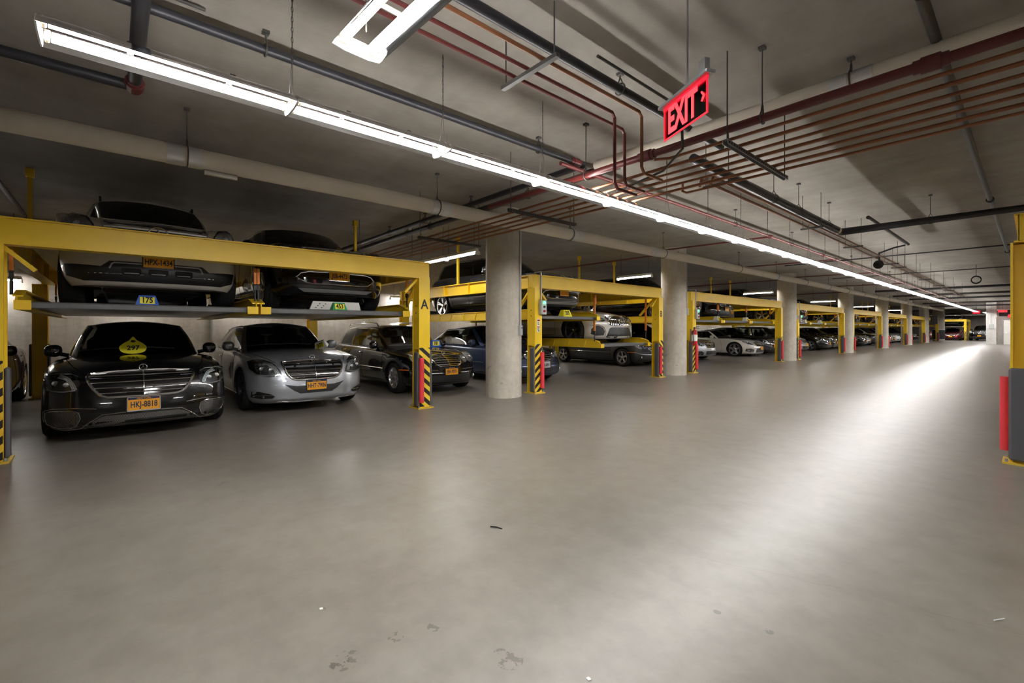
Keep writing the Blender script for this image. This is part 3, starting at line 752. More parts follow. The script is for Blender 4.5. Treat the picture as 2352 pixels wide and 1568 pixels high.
# ================================================================== CAR KINDS
def plan(L, hw, tip=(.022, .085, .21, .42), rear=(.02, .08, .18, .40)):
    a, b, c_, d = tip; e, f, g, h = rear
    return [(0, 0), (a, .34 * hw), (b, .64 * hw), (c_, .84 * hw), (d, .945 * hw), (.9, .995 * hw), (1.7, hw), (L - 1.7, hw), (L - .9, .985 * hw),
            (L - h, .92 * hw), (L - g, .80 * hw), (L - f, .60 * hw), (L - e, .32 * hw), (L, 0)]
SEG4 = lambda g: g
def face_flagship(c, root):          # long limousine, facelift bumper with three mesh intakes
    grille(c, root, [(-.50, .795), (-.25, .812), (0, .817), (.25, .812), (.50, .795), (.525, .76), (.47, .64), (.40, .555), (.33, .53), (0, .522), (-.33, .53), (-.40, .555), (-.47, .64), (-.525, .76)], 6, .017, centre=True, nb=4, bar_r=.007)
    hood_star(c, root, .22)
    headlight(c, root, [(.60, .655), (.575, .70), (.60, .79), (.66, .815), (.80, .825), (.885, .80), (.89, .70), (.86, .63), (.78, .60), (.68, .605)], 'twin')
    intake(c, root, [(.60, .225), (.57, .30), (.585, .375), (.64, .40), (.80, .40), (.875, .375), (.885, .30), (.87, .225), (.80, .20), (.66, .195)], M['mesh'], .005)
    intake(c, root, [(-.56, .215), (-.40, .30), (-.34, .315), (.34, .315), (.40, .30), (.56, .215), (.50, .205), (-.50, .205)], M['mesh'], None, 'centre_intake', False)
    b = MB()
    for sd in (1, -1): b.tube(c.line('x', [(sd * .43, .405), (sd * .60, .425), (sd * .80, .425), (sd * .89, .39), (sd * .90, .29), (sd * .88, .20), (sd * .72, .168), (sd * .58, .185), (sd * .50, .25), (sd * .38, .335), (sd * .17, .345)], .010), .0055, 6)
    b.tube(c.line('x', [(-.62, .165), (0, .168), (.62, .165)], .006), .006, 6); b.build('chrome_strip', M['chrome'], root)
def face_limo(c, root):              # earlier limousine nose
    grille(c, root, [(-.46, .80), (-.22, .815), (0, .818), (.22, .815), (.46, .80), (.475, .765), (.43, .63), (.365, .555), (.30, .53), (0, .522), (-.30, .53), (-.365, .555), (-.43, .63), (-.475, .765)], 6, .018, centre=True, nb=5, bar_r=.008)
    hood_star(c, root, .24)
    headlight(c, root, [(.50, .62), (.52, .68), (.60, .79), (.70, .835), (.82, .845), (.885, .82), (.88, .72), (.82, .635), (.68, .595), (.56, .595)], 'twin')
    intake(c, root, [(.88, .36), (.80, .365), (.66, .325), (.60, .285), (.64, .255), (.78, .25), (.88, .265)], M['black'], None, slats=1)
    intake(c, root, [(-.47, .465), (-.34, .36), (-.25, .31), (.25, .31), (.34, .36), (.47, .465), (.30, .43), (-.30, .43)], M['black'], None, 'centre_intake', False)
    b = MB(); b.tube(c.line('x', [(-.56, .20), (-.3, .175), (.3, .175), (.56, .20)], .006), .006, 6); b.build('chrome_strip', M['chrome'], root)
def face_oval(c, root):              # saloon with four oval lamps and upright slatted grille
    grille(c, root, [(-.36, .775), (-.18, .792), (0, .798), (.18, .792), (.36, .775), (.345, .69), (.29, .60), (.22, .575), (0, .568), (-.22, .575), (-.29, .60), (-.345, .69)], 5, .014, centre=True, nb=5, bar_r=.007)
    hood_star(c, root, .34)
    el = lambda cy, cz, ry, rz, k=.25: [(cy + ry * math.cos(a), cz + rz * math.sin(a) + k * ry * math.cos(a)) for a in [2 * PI * i / 20 for i in range(20)]]
    headlight(c, root, el(.465, .70, .072, .080, .15), 'oval', .03); headlight(c, root, el(.655, .725, .125, .108, .22), 'oval', .03)
    intake(c, root, rounded(-.50, .26, .50, .40, .05), M['black'], None, 'lower_opening', False)
    intake(c, root, rounded(.585, .29, .73, .385, .045), M['black'], None, 'fog_lamp_recess')
    for sd in (1, -1):
        h, n = c.hit('x', sd * .66, .34); b = MB(); b.sphere(h, (.012, .04, .036), 14, 7); b.build('fog_lamp', M['lamp_in'], root)
    b = MB(); [b.tube(c.line('x', [(sd * .30, .50), (sd * .60, .505), (sd * .86, .51)], .004), .008, 6) for sd in (1, -1)]; b.build('bumper_strip', M['chrome'], root)
    for sd in (1, -1): b = MB(); b.tube(c.line('y', [(c.X(.36), .51), (c.X(.62), .51)], .004, sd), .012, 6); b.build('side_marker', M['amber'], root)
def face_gt(c, root):                # fastback with vertical bar grille
    grille(c, root, [(-.34, .70), (-.15, .725), (0, .73), (.15, .725), (.34, .70), (.43, .66), (.475, .58), (.44, .50), (.36, .475), (-.36, .475), (-.44, .50), (-.475, .58), (-.43, .66)], 15, .012, vert=True, nb=15, emblem=(.60, .115), dark=M['gloss'], bar_r=.009)
    headlight(c, root, [(.55, .60), (.56, .66), (.70, .73), (.86, .78), (.90, .74), (.88, .67), (.74, .60), (.62, .575)], 'slim')
    intake(c, root, [(.62, .22), (.585, .32), (.63, .42), (.72, .475), (.80, .47), (.86, .38), (.86, .26), (.78, .21)], M['black'], None)
    intake(c, root, [(-.56, .17), (-.44, .40), (-.38, .43), (.38, .43), (.44, .40), (.56, .17), (.30, .14), (-.30, .14)], M['black'], None, 'centre_intake', False, slats=0)
    b = MB()
    for sd in (1, -1): b.tube(c.line('x', [(sd * .58, .17), (sd * .55, .32), (sd * .60, .45), (sd * .72, .505), (sd * .86, .49)], .008), .016, 8)
    b.build('intake_lip', PAINT['pearl'], root)
def face_roadster(c, root):
    grille(c, root, [(-.42, .67), (0, .70), (.42, .67), (.46, .62), (.36, .50), (-.36, .50), (-.46, .62)], 2, .010, nb=2, emblem=(.595, .085), bar_r=.011, fmat=M['chrome'])
    headlight(c, root, [(.56, .58), (.56, .64), (.66, .72), (.78, .78), (.86, .79), (.88, .72), (.80, .62), (.66, .57)], 'twin')
    intake(c, root, [(.60, .24), (.58, .36), (.72, .40), (.86, .38), (.86, .27), (.74, .22)], M['black'], None, slats=2, fm=PAINT['white'])
    intake(c, root, [(-.50, .20), (-.40, .40), (.40, .40), (.50, .20)], M['black'], None, 'centre_intake', False)
def face_modern(c, root):            # mid-size saloon
    grille(c, root, [(-.44, .76), (0, .785), (.44, .76), (.45, .72), (.36, .56), (.30, .535), (-.30, .535), (-.36, .56), (-.45, .72)], 3, .014, nb=3, emblem=(.655, .085), bar_r=.009)
    headlight(c, root, [(.50, .62), (.52, .70), (.60, .77), (.74, .81), (.86, .80), (.87, .70), (.78, .61), (.62, .585)], 'twin')
    intake(c, root, [(.60, .24), (.56, .33), (.66, .40), (.84, .40), (.86, .27), (.76, .22)], M['black'], None, slats=1)
    intake(c, root, [(-.48, .20), (-.40, .40), (.40, .40), (.48, .20)], M['black'], None, 'centre_intake', False)
def face_suv(c, root):               # tall estate, emblem in wide grille, dark lower bumper with bright skid plate
    grille(c, root, [(-.54, 1.06), (0, 1.085), (.54, 1.06), (.54, 1.0), (.45, .76), (.38, .735), (-.38, .735), (-.45, .76), (-.54, 1.0)], 3, .016, nb=2, emblem=(.90, .105), bar_r=.022, dark=M['gloss'])
    headlight(c, root, [(.62, .86), (.61, .98), (.68, 1.08), (.80, 1.12), (.90, 1.10), (.905, .98), (.84, .87), (.72, .83)], 'oval')
    lo = [(-.88, .50), (-.55, .47), (-.47, .54), (.47, .54), (.55, .47), (.88, .50), (.86, .36), (.70, .30), (-.70, .30), (-.86, .36)]
    o = link('lower_bumper', c.patch('x', lo, .006, .02, .05), M['black'], root)
    for y0, y1 in ((-.36, -.17), (-.10, .10), (.17, .36)): link('bumper_slot', c.patch('x', rounded(y0, .385, y1, .46, .02), .014, .02, .05), M['gloss'], o)
    b = MB(); b.tube(c.line('x', [(-.47, .45), (-.44, .52), (.44, .52), (.47, .45)], .014), .009, 6)
    for y in (-.26, 0, .26): b.tube(c.line('x', [(y - .07, .40), (y + .07, .40)], .018), .006, 6)
    b.build('bumper_trim', M['zinc'], o)
def face_crossover(c, root):         # tall estate with one wide chrome-edged lower opening
    grille(c, root, [(-.50, .98), (0, 1.0), (.50, .98), (.50, .93), (.42, .76), (-.42, .76), (-.50, .93)], 3, .014, nb=2, emblem=(.87, .10), bar_r=.018)
    headlight(c, root, [(.58, .80), (.58, .91), (.66, 1.0), (.80, 1.03), (.90, 1.0), (.90, .90), (.84, .80), (.70, .77)], 'slim')
    intake(c, root, [(-.62, .51), (-.56, .575), (-.45, .60), (.45, .60), (.56, .575), (.62, .51), (.50, .43), (.40, .415), (-.40, .415), (-.50, .43)], M['gloss'], .009, 'lower_opening', False)
    link('skid_plate', c.patch('x', [(-.60, .345), (-.4, .34), (.4, .34), (.60, .345), (.5, .29), (-.5, .29)], .006, .02, .06), M['skid'], root)

def base(**k):
    d = dict(glass=(M['glass'], M['glass'], M['glass']), seat_mat=M['grey_seat'], kf=3, kr=10, tail=[(.55, .72), (.84, .72), (.86, .88), (.6, .90)], rimr=.235, spokes=(10, 'multi'), crown=[(0, .0), (.25, .035), (.8, .075), (1.5, .09), (2.2, .07), (4, .06), (5, .03)],
             side=[(0, .10), (.07, .055), (.14, .03), (.35, .0), (.6, .004), (.78, .016), (.9, .03), (.96, .05), (1, .085)], rear=[(0, .10), (.1, .03), (.5, .0), (.8, .02), (.93, .05), (1, .11)])
    d.update(k); return d
def sedan_gh(L, hw, H, w0, w1, r0, r1, b1, k=1.0, segs=None):
    """windscreen base/top, roof rear end, boot start"""
    m = (r1 + r0) / 2
    pts = [(w0, 0, w1, 0), (w0 + .03, .42 * hw, w1 + .03, .34 * hw), (w0 + .16, .72 * hw, w1 + .11, .575 * hw), (w0 + .28, .79 * hw, w1 + .20, .605 * hw), (w0 + .70, .838 * hw, w1 + .45, .632 * hw), (m - .12, .848 * hw, m - .16, .640 * hw), (m - .04, .848 * hw, m - .08, .640 * hw),
           (r0 + .55, .815 * hw, r0 - .12, .610 * hw), (r0 + .72, .77 * hw, r0 - .02, .575 * hw), (b1 - .04, .45 * hw, r1 - .02, .34 * hw), (b1, 0, r1, 0)]
    return pts
def gh5(pts, roof, drop=.075, **k):
    d = dict(pts=pts, roof=roof, drop=drop, edge=5, segs=[('glass', 0, 2), ('pillar', 2, 3), ('glass', 3, 5), ('black', 5, 6), ('glass', 6, 7), ('pillar', 7, 8), ('glass', 8, 10)]); d.update(k); return d

def P_flag(face, **k):
    L, hw = 5.12, .95
    return base(L=L, W=1.9, plan=plan(L, hw), zs=[(0, .775), (.12, .79), (.3, .825), (.8, .885), (1.4, .925), (2.5, .945), (4.0, .965), (4.8, .985), (5.12, .93)], zb=[(0, .17), (.5, .16), (1, .19), (4.2, .19), (5.12, .24)],
        front=[(0, .09), (.05, .03), (.12, .0), (.30, .0), (.45, .012), (.6, .03), (.85, .075), (.93, .105), (.97, .145), (1, .20)],
        gh=gh5(sedan_gh(L, hw, 1.49, 1.55, 2.30, 3.72, 3.92, 4.55), [(2.2, 1.435), (2.6, 1.478), (3.0, 1.485), (3.5, 1.455), (4.0, 1.39)]),
        wheels=(.90, 4.00, .345), rimr=.245, mirror=(1.98, .875, 1.035), seats=(2.75, 3.65), handles=[(2.75, .83), (3.75, .86)], chrome_handle=True,
        gaps=[[(1.50, .92), (1.46, .6), (1.42, .28)], [(2.62, .94), (2.66, .6), (2.66, .25)], [(3.88, .95), (3.80, .70), (3.55, .45), (3.50, .25)], [(1.42, .25), (2.6, .24), (3.5, .25)]],
        hood_gap=[(.28, .55), (.6, .66), (1.0, .72), (1.5, .78)], molding=[(1.35, 3.55, .235, .010)], face=face, plate_at=.435, **k)
def P_oval(wagon=False, **k):
    L, hw = 4.85, .91
    if wagon:
        pts = [(1.42, 0, 2.10, 0), (1.45, .39, 2.13, .31), (1.58, .66, 2.22, .53), (1.70, .72, 2.30, .555), (2.10, .765, 2.50, .58), (2.52, .77, 2.68, .585), (2.60, .77, 2.74, .585), (3.38, .765, 3.36, .58), (3.46, .763, 3.44, .58), (4.30, .73, 4.02, .55), (4.52, .68, 4.22, .51), (4.66, .40, 4.34, .30), (4.70, 0, 4.38, 0)]
        gh = dict(pts=pts, roof=[(2.1, 1.42), (2.6, 1.465), (3.4, 1.47), (4.4, 1.41)], drop=.07, edge=5, segs=[('glass', 0, 2), ('pillar', 2, 3), ('glass', 3, 5), ('black', 5, 6), ('glass', 6, 7), ('black', 7, 8), ('glass', 8, 9), ('pillar', 9, 10), ('glass', 10, 12)])
    else: gh = gh5(sedan_gh(L, hw, 1.45, 1.42, 2.12, 3.50, 3.68, 4.22), [(2.0, 1.405), (2.4, 1.445), (2.8, 1.45), (3.3, 1.42), (3.8, 1.35)])
    return base(L=L, W=1.82, plan=plan(L, hw, (.03, .12, .28, .52)), zs=[(0, .72), (.15, .735), (.35, .79), (.8, .85), (1.4, .90), (2.5, .92), (4.0, .95), (4.6, .955), (4.85, .90)], zb=[(0, .20), (.5, .18), (1, .19), (4, .19), (4.85, .26)],
        front=[(0, .09), (.06, .03), (.14, .0), (.42, .0), (.52, .02), (.60, .05), (.8, .11), (.92, .17), (.97, .22), (1, .27)], gh=gh,
        wheels=(.86, 3.71, .325), rimr=.215, mirror=(1.82, .84, .99), seats=(2.50, 3.35), handles=[(2.56, .80), (3.50, .83)],
        gaps=[[(1.40, .90), (1.36, .6), (1.32, .28)], [(2.44, .92), (2.48, .6), (2.48, .25)], [(3.62, .93), (3.55, .70), (3.30, .45), (3.25, .25)], [(1.32, .25), (2.4, .24), (3.25, .25)]],
        hood_gap=[(.42, .50), (.7, .60), (1.1, .66), (1.42, .70)], molding=[(1.30, 3.30, .50, .009)], face=face_oval, plate_at=.475, chrome_win=True, **k)
def P_modern(**k):
    P = P_flag(face_modern, **k); P.update(L=4.75, W=1.84); L, hw = 4.75, .92
    P.update(plan=plan(L, hw, (.03, .10, .24, .46)), zs=[(0, .745), (.12, .76), (.3, .80), (.8, .86), (1.4, .91), (2.5, .94), (3.8, .965), (4.5, .97), (4.75, .92)], zb=[(0, .17), (.5, .16), (1, .19), (4, .19), (4.75, .24)],
        gh=gh5(sedan_gh(L, hw, 1.45, 1.40, 2.15, 3.40, 3.62, 4.25), [(2.0, 1.39), (2.4, 1.44), (2.8, 1.445), (3.2, 1.415), (3.7, 1.34)]),
        wheels=(.84, 3.68, .33), rimr=.235, mirror=(1.80, .86, 1.0), seats=(2.5, 3.35), handles=[(2.5, .82), (3.45, .85)], spokes=(5, 'twin'),
        gaps=[[(1.40, .90), (1.36, .6), (1.32, .28)], [(2.44, .92), (2.48, .6), (2.48, .25)], [(3.60, .93), (3.52, .70), (3.28, .45), (3.22, .25)], [(1.32, .25), (2.4, .24), (3.22, .25)]], molding=None, hood_gap=[(.30, .52), (.6, .62), (1.0, .68), (1.40, .72)], plate_at=.44)
    return P
def P_gt():
    L, hw = 5.05, .975
    pts = [(1.62, 0, 2.42, 0), (1.65, .41, 2.45, .33), (1.80, .70, 2.54, .555), (1.92, .76, 2.62, .58), (2.30, .80, 2.85, .60), (2.72, .81, 3.0, .605), (2.80, .81, 3.06, .605), (3.95, .77, 3.62, .56), (4.15, .72, 3.75, .53), (4.58, .42, 3.90, .30), (4.62, 0, 3.93, 0)]
    return base(L=L, W=1.95, plan=plan(L, hw, (.04, .14, .30, .54)), zs=[(0, .66), (.12, .675), (.35, .73), (.8, .81), (1.4, .87), (2.5, .92), (4.0, .97), (4.7, .99), (5.05, .92)], zb=[(0, .12), (.5, .12), (1, .16), (4.2, .16), (5.05, .22)],
        front=[(0, .05), (.06, .015), (.12, .0), (.5, .02), (.7, .03), (.85, .05), (.93, .09), (.97, .14), (1, .21)],
        side=[(0, .10), (.07, .05), (.14, .03), (.35, .0), (.6, .0), (.78, .012), (.88, .035), (.95, .07), (1, .12)], crown=[(0, .0), (.25, .05), (.8, .09), (1.5, .10), (2.2, .07), (4, .06), (5, .03)],
        gh=gh5(pts, [(2.3, 1.365), (2.7, 1.42), (3.1, 1.425), (3.6, 1.37), (4.0, 1.28)]), wheels=(.92, 3.87, .355), rimr=.27, rim_mat=M['alloy_dark'], spokes=(5, 'twin'), mirror=(2.02, .95, .98), seats=(2.85, 3.65), handles=[(2.9, .80), (3.8, .84)],
        gaps=[[(1.62, .87), (1.58, .6), (1.56, .25)], [(2.78, .9), (2.80, .6), (2.80, .22)], [(3.80, .92), (3.72, .70), (3.5, .45), (3.45, .25)], [(1.56, .24), (2.6, .22), (3.45, .24)]],
        hood_gap=[(.42, .58), (.8, .70), (1.2, .74), (1.6, .80)], face=face_gt, plate_at=.34, paint=PAINT['pearl'], fender=.022, chrome_win=False)
def P_road():
    L, hw = 4.62, .94
    pts = [(1.66, 0, 2.24, 0), (1.69, .39, 2.27, .33), (1.80, .68, 2.35, .55), (1.90, .73, 2.42, .58), (2.25, .79, 2.52, .60), (2.60, .80, 2.66, .605), (2.68, .80, 2.72, .605), (3.20, .78, 2.96, .57), (3.32, .72, 3.04, .53), (3.62, .42, 3.15, .30), (3.66, 0, 3.17, 0)]
    return base(L=L, W=1.88, plan=plan(L, hw, (.04, .13, .29, .52)), zs=[(0, .665), (.12, .68), (.35, .74), (.8, .81), (1.4, .86), (2.5, .88), (3.6, .92), (4.3, .91), (4.62, .85)], zb=[(0, .13), (.5, .13), (1, .16), (4, .16), (4.62, .22)],
        front=[(0, .06), (.06, .015), (.12, .0), (.5, .01), (.7, .04), (.85, .08), (.93, .12), (.97, .16), (1, .22)], crown=[(0, .0), (.25, .04), (.8, .08), (1.5, .09), (2.2, .05), (4, .05), (5, .03)],
        gh=gh5(pts, [(2.2, 1.27), (2.6, 1.305), (2.9, 1.30), (3.2, 1.25)], drop=.06), wheels=(.92, 3.50, .345), rimr=.26, spokes=(5, 'star'), mirror=(2.0, .92, .94), seats=(2.75,), handles=[(2.95, .78)],
        gaps=[[(1.62, .84), (1.56, .6), (1.52, .25)], [(3.02, .88), (3.02, .6), (2.95, .25)], [(1.52, .24), (2.2, .22), (2.95, .24)]], hood_gap=[(.40, .55), (.8, .68), (1.2, .72), (1.6, .78)], face=face_roadster, plate_at=.40, paint=PAINT['white'], fender=.02, tail=[(.5, .70), (.8, .68), (.82, .80), (.5, .80)])
def P_suv(face, H=1.78, **k):
    L, hw = 4.80, .965; f = H / 1.78
    pts = [(1.30, 0, 2.00, 0), (1.33, .41, 2.03, .33), (1.46, .72, 2.12, .60), (1.58, .77, 2.20, .63), (2.00, .825, 2.40, .66), (2.42, .83, 2.60, .665), (2.50, .83, 2.66, .665), (3.32, .82, 3.30, .66), (3.42, .82, 3.40, .66), (4.20, .79, 4.05, .63), (4.42, .72, 4.25, .59), (4.55, .44, 4.35, .35), (4.58, 0, 4.38, 0)]
    return base(L=L, W=1.93, plan=plan(L, hw, (.025, .09, .23, .45)), zs=[(0, 1.05 * f), (.12, 1.08 * f), (.3, 1.115 * f), (.8, 1.145 * f), (1.4, 1.165 * f), (2.5, 1.18 * f), (4.0, 1.20 * f), (4.8, 1.12 * f)], zb=[(0, .25), (.5, .24), (1, .26), (4, .26), (4.8, .34)],
        front=[(0, .12), (.08, .05), (.2, .0), (.45, .0), (.55, .02), (.75, .05), (.88, .08), (.94, .11), (.97, .15), (1, .20)],
        gh=dict(pts=pts, roof=[(2.0, 1.72 * f), (2.5, 1.765 * f), (3.4, 1.77 * f), (4.4, 1.70 * f)], drop=.07, edge=5, segs=[('glass', 0, 2), ('pillar', 2, 3), ('glass', 3, 5), ('black', 5, 6), ('glass', 6, 7), ('black', 7, 8), ('glass', 8, 9), ('pillar', 9, 10), ('glass', 10, 12)]),
        wheels=(.88, 3.79, .375), rimr=.255, spokes=(5, 'twin'), mirror=(1.72, .90, 1.27 * f), seats=(2.45, 3.3), handles=[(2.48, 1.0 * f), (3.4, 1.03 * f)],
        gaps=[[(1.40, 1.05 * f), (1.36, .6), (1.36, .34)], [(2.44, 1.1 * f), (2.48, .6), (2.48, .32)], [(3.5, 1.1 * f), (3.45, .80), (3.28, .5), (3.25, .34)], [(1.36, .32), (2.4, .32), (3.25, .33)]], hood_gap=[(.32, .60), (.6, .68), (1.0, .72), (1.3, .76)],
        face=face, plate_at=.56, glass=(M['glass'], M['glass_dark'], M['glass_dark']), tail=[(.7, .85), (.88, .85), (.88, 1.05), (.7, 1.05)], gap=.05, **k)
# ================================================================== THE PLACE
# ---- setting
def slab(name, lo, hi, m, kind='structure'):
    b = MB(); c = [(lo[i] + hi[i]) / 2 for i in range(3)]; b.box(c, [hi[i] - lo[i] for i in range(3)]); return tag(b.build(name, m), kind=kind)
XL, XR, Y0, Y1 = -14.1, 7.6, -7.0, 82.0
slab('floor', (XL - .3, Y0 - .3, -.2), (XR + .3, Y1 + .3, 0), M['floor'])
slab('ceiling', (XL - .3, Y0 - .3, CEIL), (XR + .3, Y1 + .3, CEIL + .25), M['ceil'])
slab('wall_left', (XL - .25, Y0, 0), (XL, Y1, CEIL), M['wall'])
slab('wall_right', (XR, Y0, 0), (XR + .25, Y1, CEIL), M['wall'])
slab('wall_back', (XL, Y0 - .25, 0), (XR, Y0, CEIL), M['wall'])
slab('wall_far', (XL, Y1, 0), (XR, Y1 + .25, CEIL), M['wall'])
slab('wall_end', (-2.12, 58.3, 0), (XR, 58.6, CEIL), M['wall'])
slab('wall_corner', (-2.76, 57.8, 0), (-2.14, 58.4, CEIL), M['white_wall'])
dr = tag(thing('door_1', None, None, (-1.25, 58.26, 0)), kind='structure')
b = MB(); b.box((0, 0, 1.05), (.95, .05, 2.1)); b.build('door_leaf', M['door'], dr)
b = MB(); b.box((-.52, -.01, 1.07), (.08, .09, 2.14)); b.box((.52, -.01, 1.07), (.08, .09, 2.14)); b.box((0, -.01, 2.17), (1.12, .09, .08)); b.build('door_frame', M['zinc'], dr)
b = MB(); b.cyl((-.38, -.03, 1.0), (-.38, -.09, 1.0), .02, 8); b.cyl((-.38, -.08, 1.0), (-.26, -.08, 1.0), .012, 8); b.build('door_handle', M['chrome'], dr)

# ---- round columns
COLY = [5.90] + [12.49 + 9.39 * k for k in range(6)] + [69.0]
ordn = ['nearest', 'second', 'third', 'fourth', 'fifth', 'sixth', 'seventh', 'eighth and farthest']
pit = ['with thin conduit and switch box on its side', 'with red fire extinguisher beside it', 'beyond the three bay lift', 'between black saloons', 'standing far down the row', 'standing far down the row of lifts', 'near the end of the row', 'with dark wrap band near the far red car']
COLS = []
for k, y in enumerate(COLY):
    r = .36 if k < 7 else .50; x = -7.02 if k < 7 else -6.95
    t = thing('concrete_column', '%s round grey concrete column, %s' % (ordn[k], pit[k]), 'column', (x, y, 0), 0, 'round columns along the row')
    b = MB(); b.lathe([(r + .0, 0), (r, .02), (r, 1.2), (r, 2.4), (r, CEIL)], 48); b.build('shaft', M['column'], t); COLS.append(t)
    if k == 7:
        b = MB(); b.lathe([(r + .006, .12), (r + .012, .14), (r + .012, 1.28), (r + .006, 1.3)], 40); b.build('dark_wrap', M['navy_band'], t)
        for z in (.14, 1.22): b = MB(); b.lathe([(r + .014, z), (r + .02, z + .01), (r + .02, z + .06), (r + .014, z + .07)], 40); b.build('white_band', M['white'], t)
    if k < 3:
        a = .35 if k == 0 else .5; px, py = r * math.cos(a) + .012, r * math.sin(a) + .0
        b = MB(); zt = 2.9; zb_ = (1.42 if k == 0 else 1.95); b.cyl((px, py, zb_), (px, py, CEIL - .1), .012, 8); b.build('conduit', M['zinc'], t)
        b = MB(); b.box((px + .01, py, zb_ - .1), (.07, .10, .20), (0, 0, a), bev=.01); sb = b.build('switch_box', M['grey_box'], t)
        b = MB(); b.box((px + .048, py + .015, zb_ - .05), (.006, .03, .03), (0, 0, a)); b.build('switch_button', M['black'], sb)

# ---- lifts
NDECK = {}
def post(root, x, y, top, front=True, letter=None, mir_=1, sticker=False, tail_side=-1, pads=True, red=-1):
    """H section post, local to root"""
    p = MB()
    p.box((x + .105, y, top / 2 + .01), (.018, .21, top - .02)); p.box((x - .105, y, top / 2 + .01), (.018, .21, top - .02)); p.box((x, y, top / 2), (.21, .014, top - .02))
    if front: p.box((x, y + tail_side * .092, top / 2 + .5), (.20, .012, top - 1.0))
    po = p.build('post', M['yellow'], root)
    b = MB(); b.box((x, y, .01), (.34, .30, .02)); b.build('base_plate', M['yellow_dull'], po)
    if front:
        for sx in (-1, 1):
            for sy in (-1, 1): b = MB(); b.cyl((x + sx * .14, y + sy * .12, .02), (x + sx * .14, y + sy * .12, .05), .014, 6); b.build('anchor_bolt', M['zinc'], po)
        for z in (1.62, 1.74): b = MB(); b.cyl((x, y + tail_side * .098, z), (x, y + tail_side * .102, z), .012, 8); b.build('bolt_hole', M['ink'], po)
    if front and pads:
        b = MB(); b.box((x + .116, y, .53), (.004, .20, 1.0)); b.build('hazard_tape', M['hazard' if red < 0 else 'hazard_b'], po)
        for sy in (-1, 1):
            b = MB(); b.box((x + .06, y + sy * .125, .50), (.13, .045, .92), bev=.018); b.build('grey_guard', M['grey_pad'], po)
        b = MB(); b.tube([(x + .15, y + red * .078, .11), (x + .15, y + red * .078, .52), (x + .15, y + red * .078, .86)], .042, 14); b.build('red_guard', M['red_pad'], po)
    elif not front:
        for sy in (-1, 1): b = MB(); b.box((x + .06, y + sy * .125, .56), (.12, .04, 1.0), bev=.015); b.build('grey_guard', M['grey_pad'], po)
    if letter:
        me = text_mesh(letter, .23, .001, .9, .004); link('post_letter', me, M['ink'], po, (x + .116, y, 1.76), (PI / 2, 0, PI / 2))
    if sticker:
        b = MB(); b.box((x + .116, y, 1.42), (.003, .08, .28)); st = b.build('warning_sticker', M['label'], po)
        for zz_, hh in ((1.53, .03), (1.39, .02)): b = MB(); b.box((x + .119, y, zz_), (.003, .07, hh)); b.build('red_header', M['red_lens'], st)
        b = MB()
        for z in (1.49, 1.465, 1.44, 1.36, 1.34, 1.32, 1.30): b.box((x + .119, y + random.uniform(-.01, .01), z), (.003, .045, .011))
        b.build('printed_lines', M['ink'], st)
    # haunch brace under the beam
    b = MB(); sgn = tail_side
    return po
def platform(root, y0, y1, z, x0=-.25, x1=-5.5, strap=True):
    """galvanised deck between two yellow side rails, z = deck top; local x 0 = front post line"""
    b = MB(); b.box(((x0 + x1) / 2, (y0 + y1) / 2, z - .045), (x0 - x1, y1 - y0 - .12, .03))
    n = 26
    for k in range(n): b.box((x0 - (k + .5) * (x0 - x1) / n, (y0 + y1) / 2, z - .026), (.06, y1 - y0 - .16, .014))
    b.box((x0 + .02, (y0 + y1) / 2, z - .05), (.05, y1 - y0 - .1, .07), (0, .2, 0), bev=.01)
    d = b.build('deck', M['deck'], root)
    for y, s in ((y0, 1), (y1, -1)):
        r = MB(); L0, L1 = x0 + .12, x1 - .05
        r.prism([(L1, z - .10), (L1, z + .09), (L0 - .30, z + .12), (L0 - .06, z + .05), (L0, z - .02), (L0, z - .09)], y - .008, y + .008, 'y')
        r.box(((L0 + L1) / 2, y + s * .04, z - .10), (L0 - L1, .09, .014))
        r.prism([(L1, z + .085), (L0 - .30, z + .12), (L0 - .06, z + .05), (L0 - .06, z + .036), (L0 - .30, z + .106), (L1, z + .07)], y - .03 if s > 0 else y - .05, y + .05 if s > 0 else y + .03, 'y')
        r.box((L0 - .0, y + s * .05, z - .055), (.014, .13, .10))
        for k in range(9): r.box((L0 - .5 - k * .55, y + s * -.012, z - .0), (.012, .03, .16), (0, .35, 0))
        r.build('side_rail', M['yellow'], d)
        if strap:
            for xx in (x0 - .05, x1 + .25):
                c = MB(); yy = y - s * .05; top = 2.2
                c.box((xx, yy, (top + z + .32) / 2), (.045, .03, top - z - .32)); so = c.build('lifting_strap', M['orange'], d)
                c = MB(); c.box((xx, yy, z + .27), (.05, .035, .07)); c.tube([(xx, yy, z + .25), (xx, yy, z + .06)], .014, 6); c.build('strap_hook', M['black'], d)
    b = MB(); b.box((x1 + .03, (y0 + y1) / 2, z + .10), (.02, y1 - y0 - .1, .26)); b.box((x1 + .06, (y0 + y1) / 2, z + .235), (.08, y1 - y0 - .1, .02)); b.build('view_block_plate', M['deck'], d)  # added plate, keeps the lit back wall from showing under raised cars
    b = MB(); b.box((x0 - .9, (y0 + y1) / 2 - .25, z + .0), (.25, .8, .025), (0, .08, 0)); b.build('wheel_stop_board', M['wood'] if y0 < 4 else M['yellow_dull'], d)
    return d
BT = 2.21
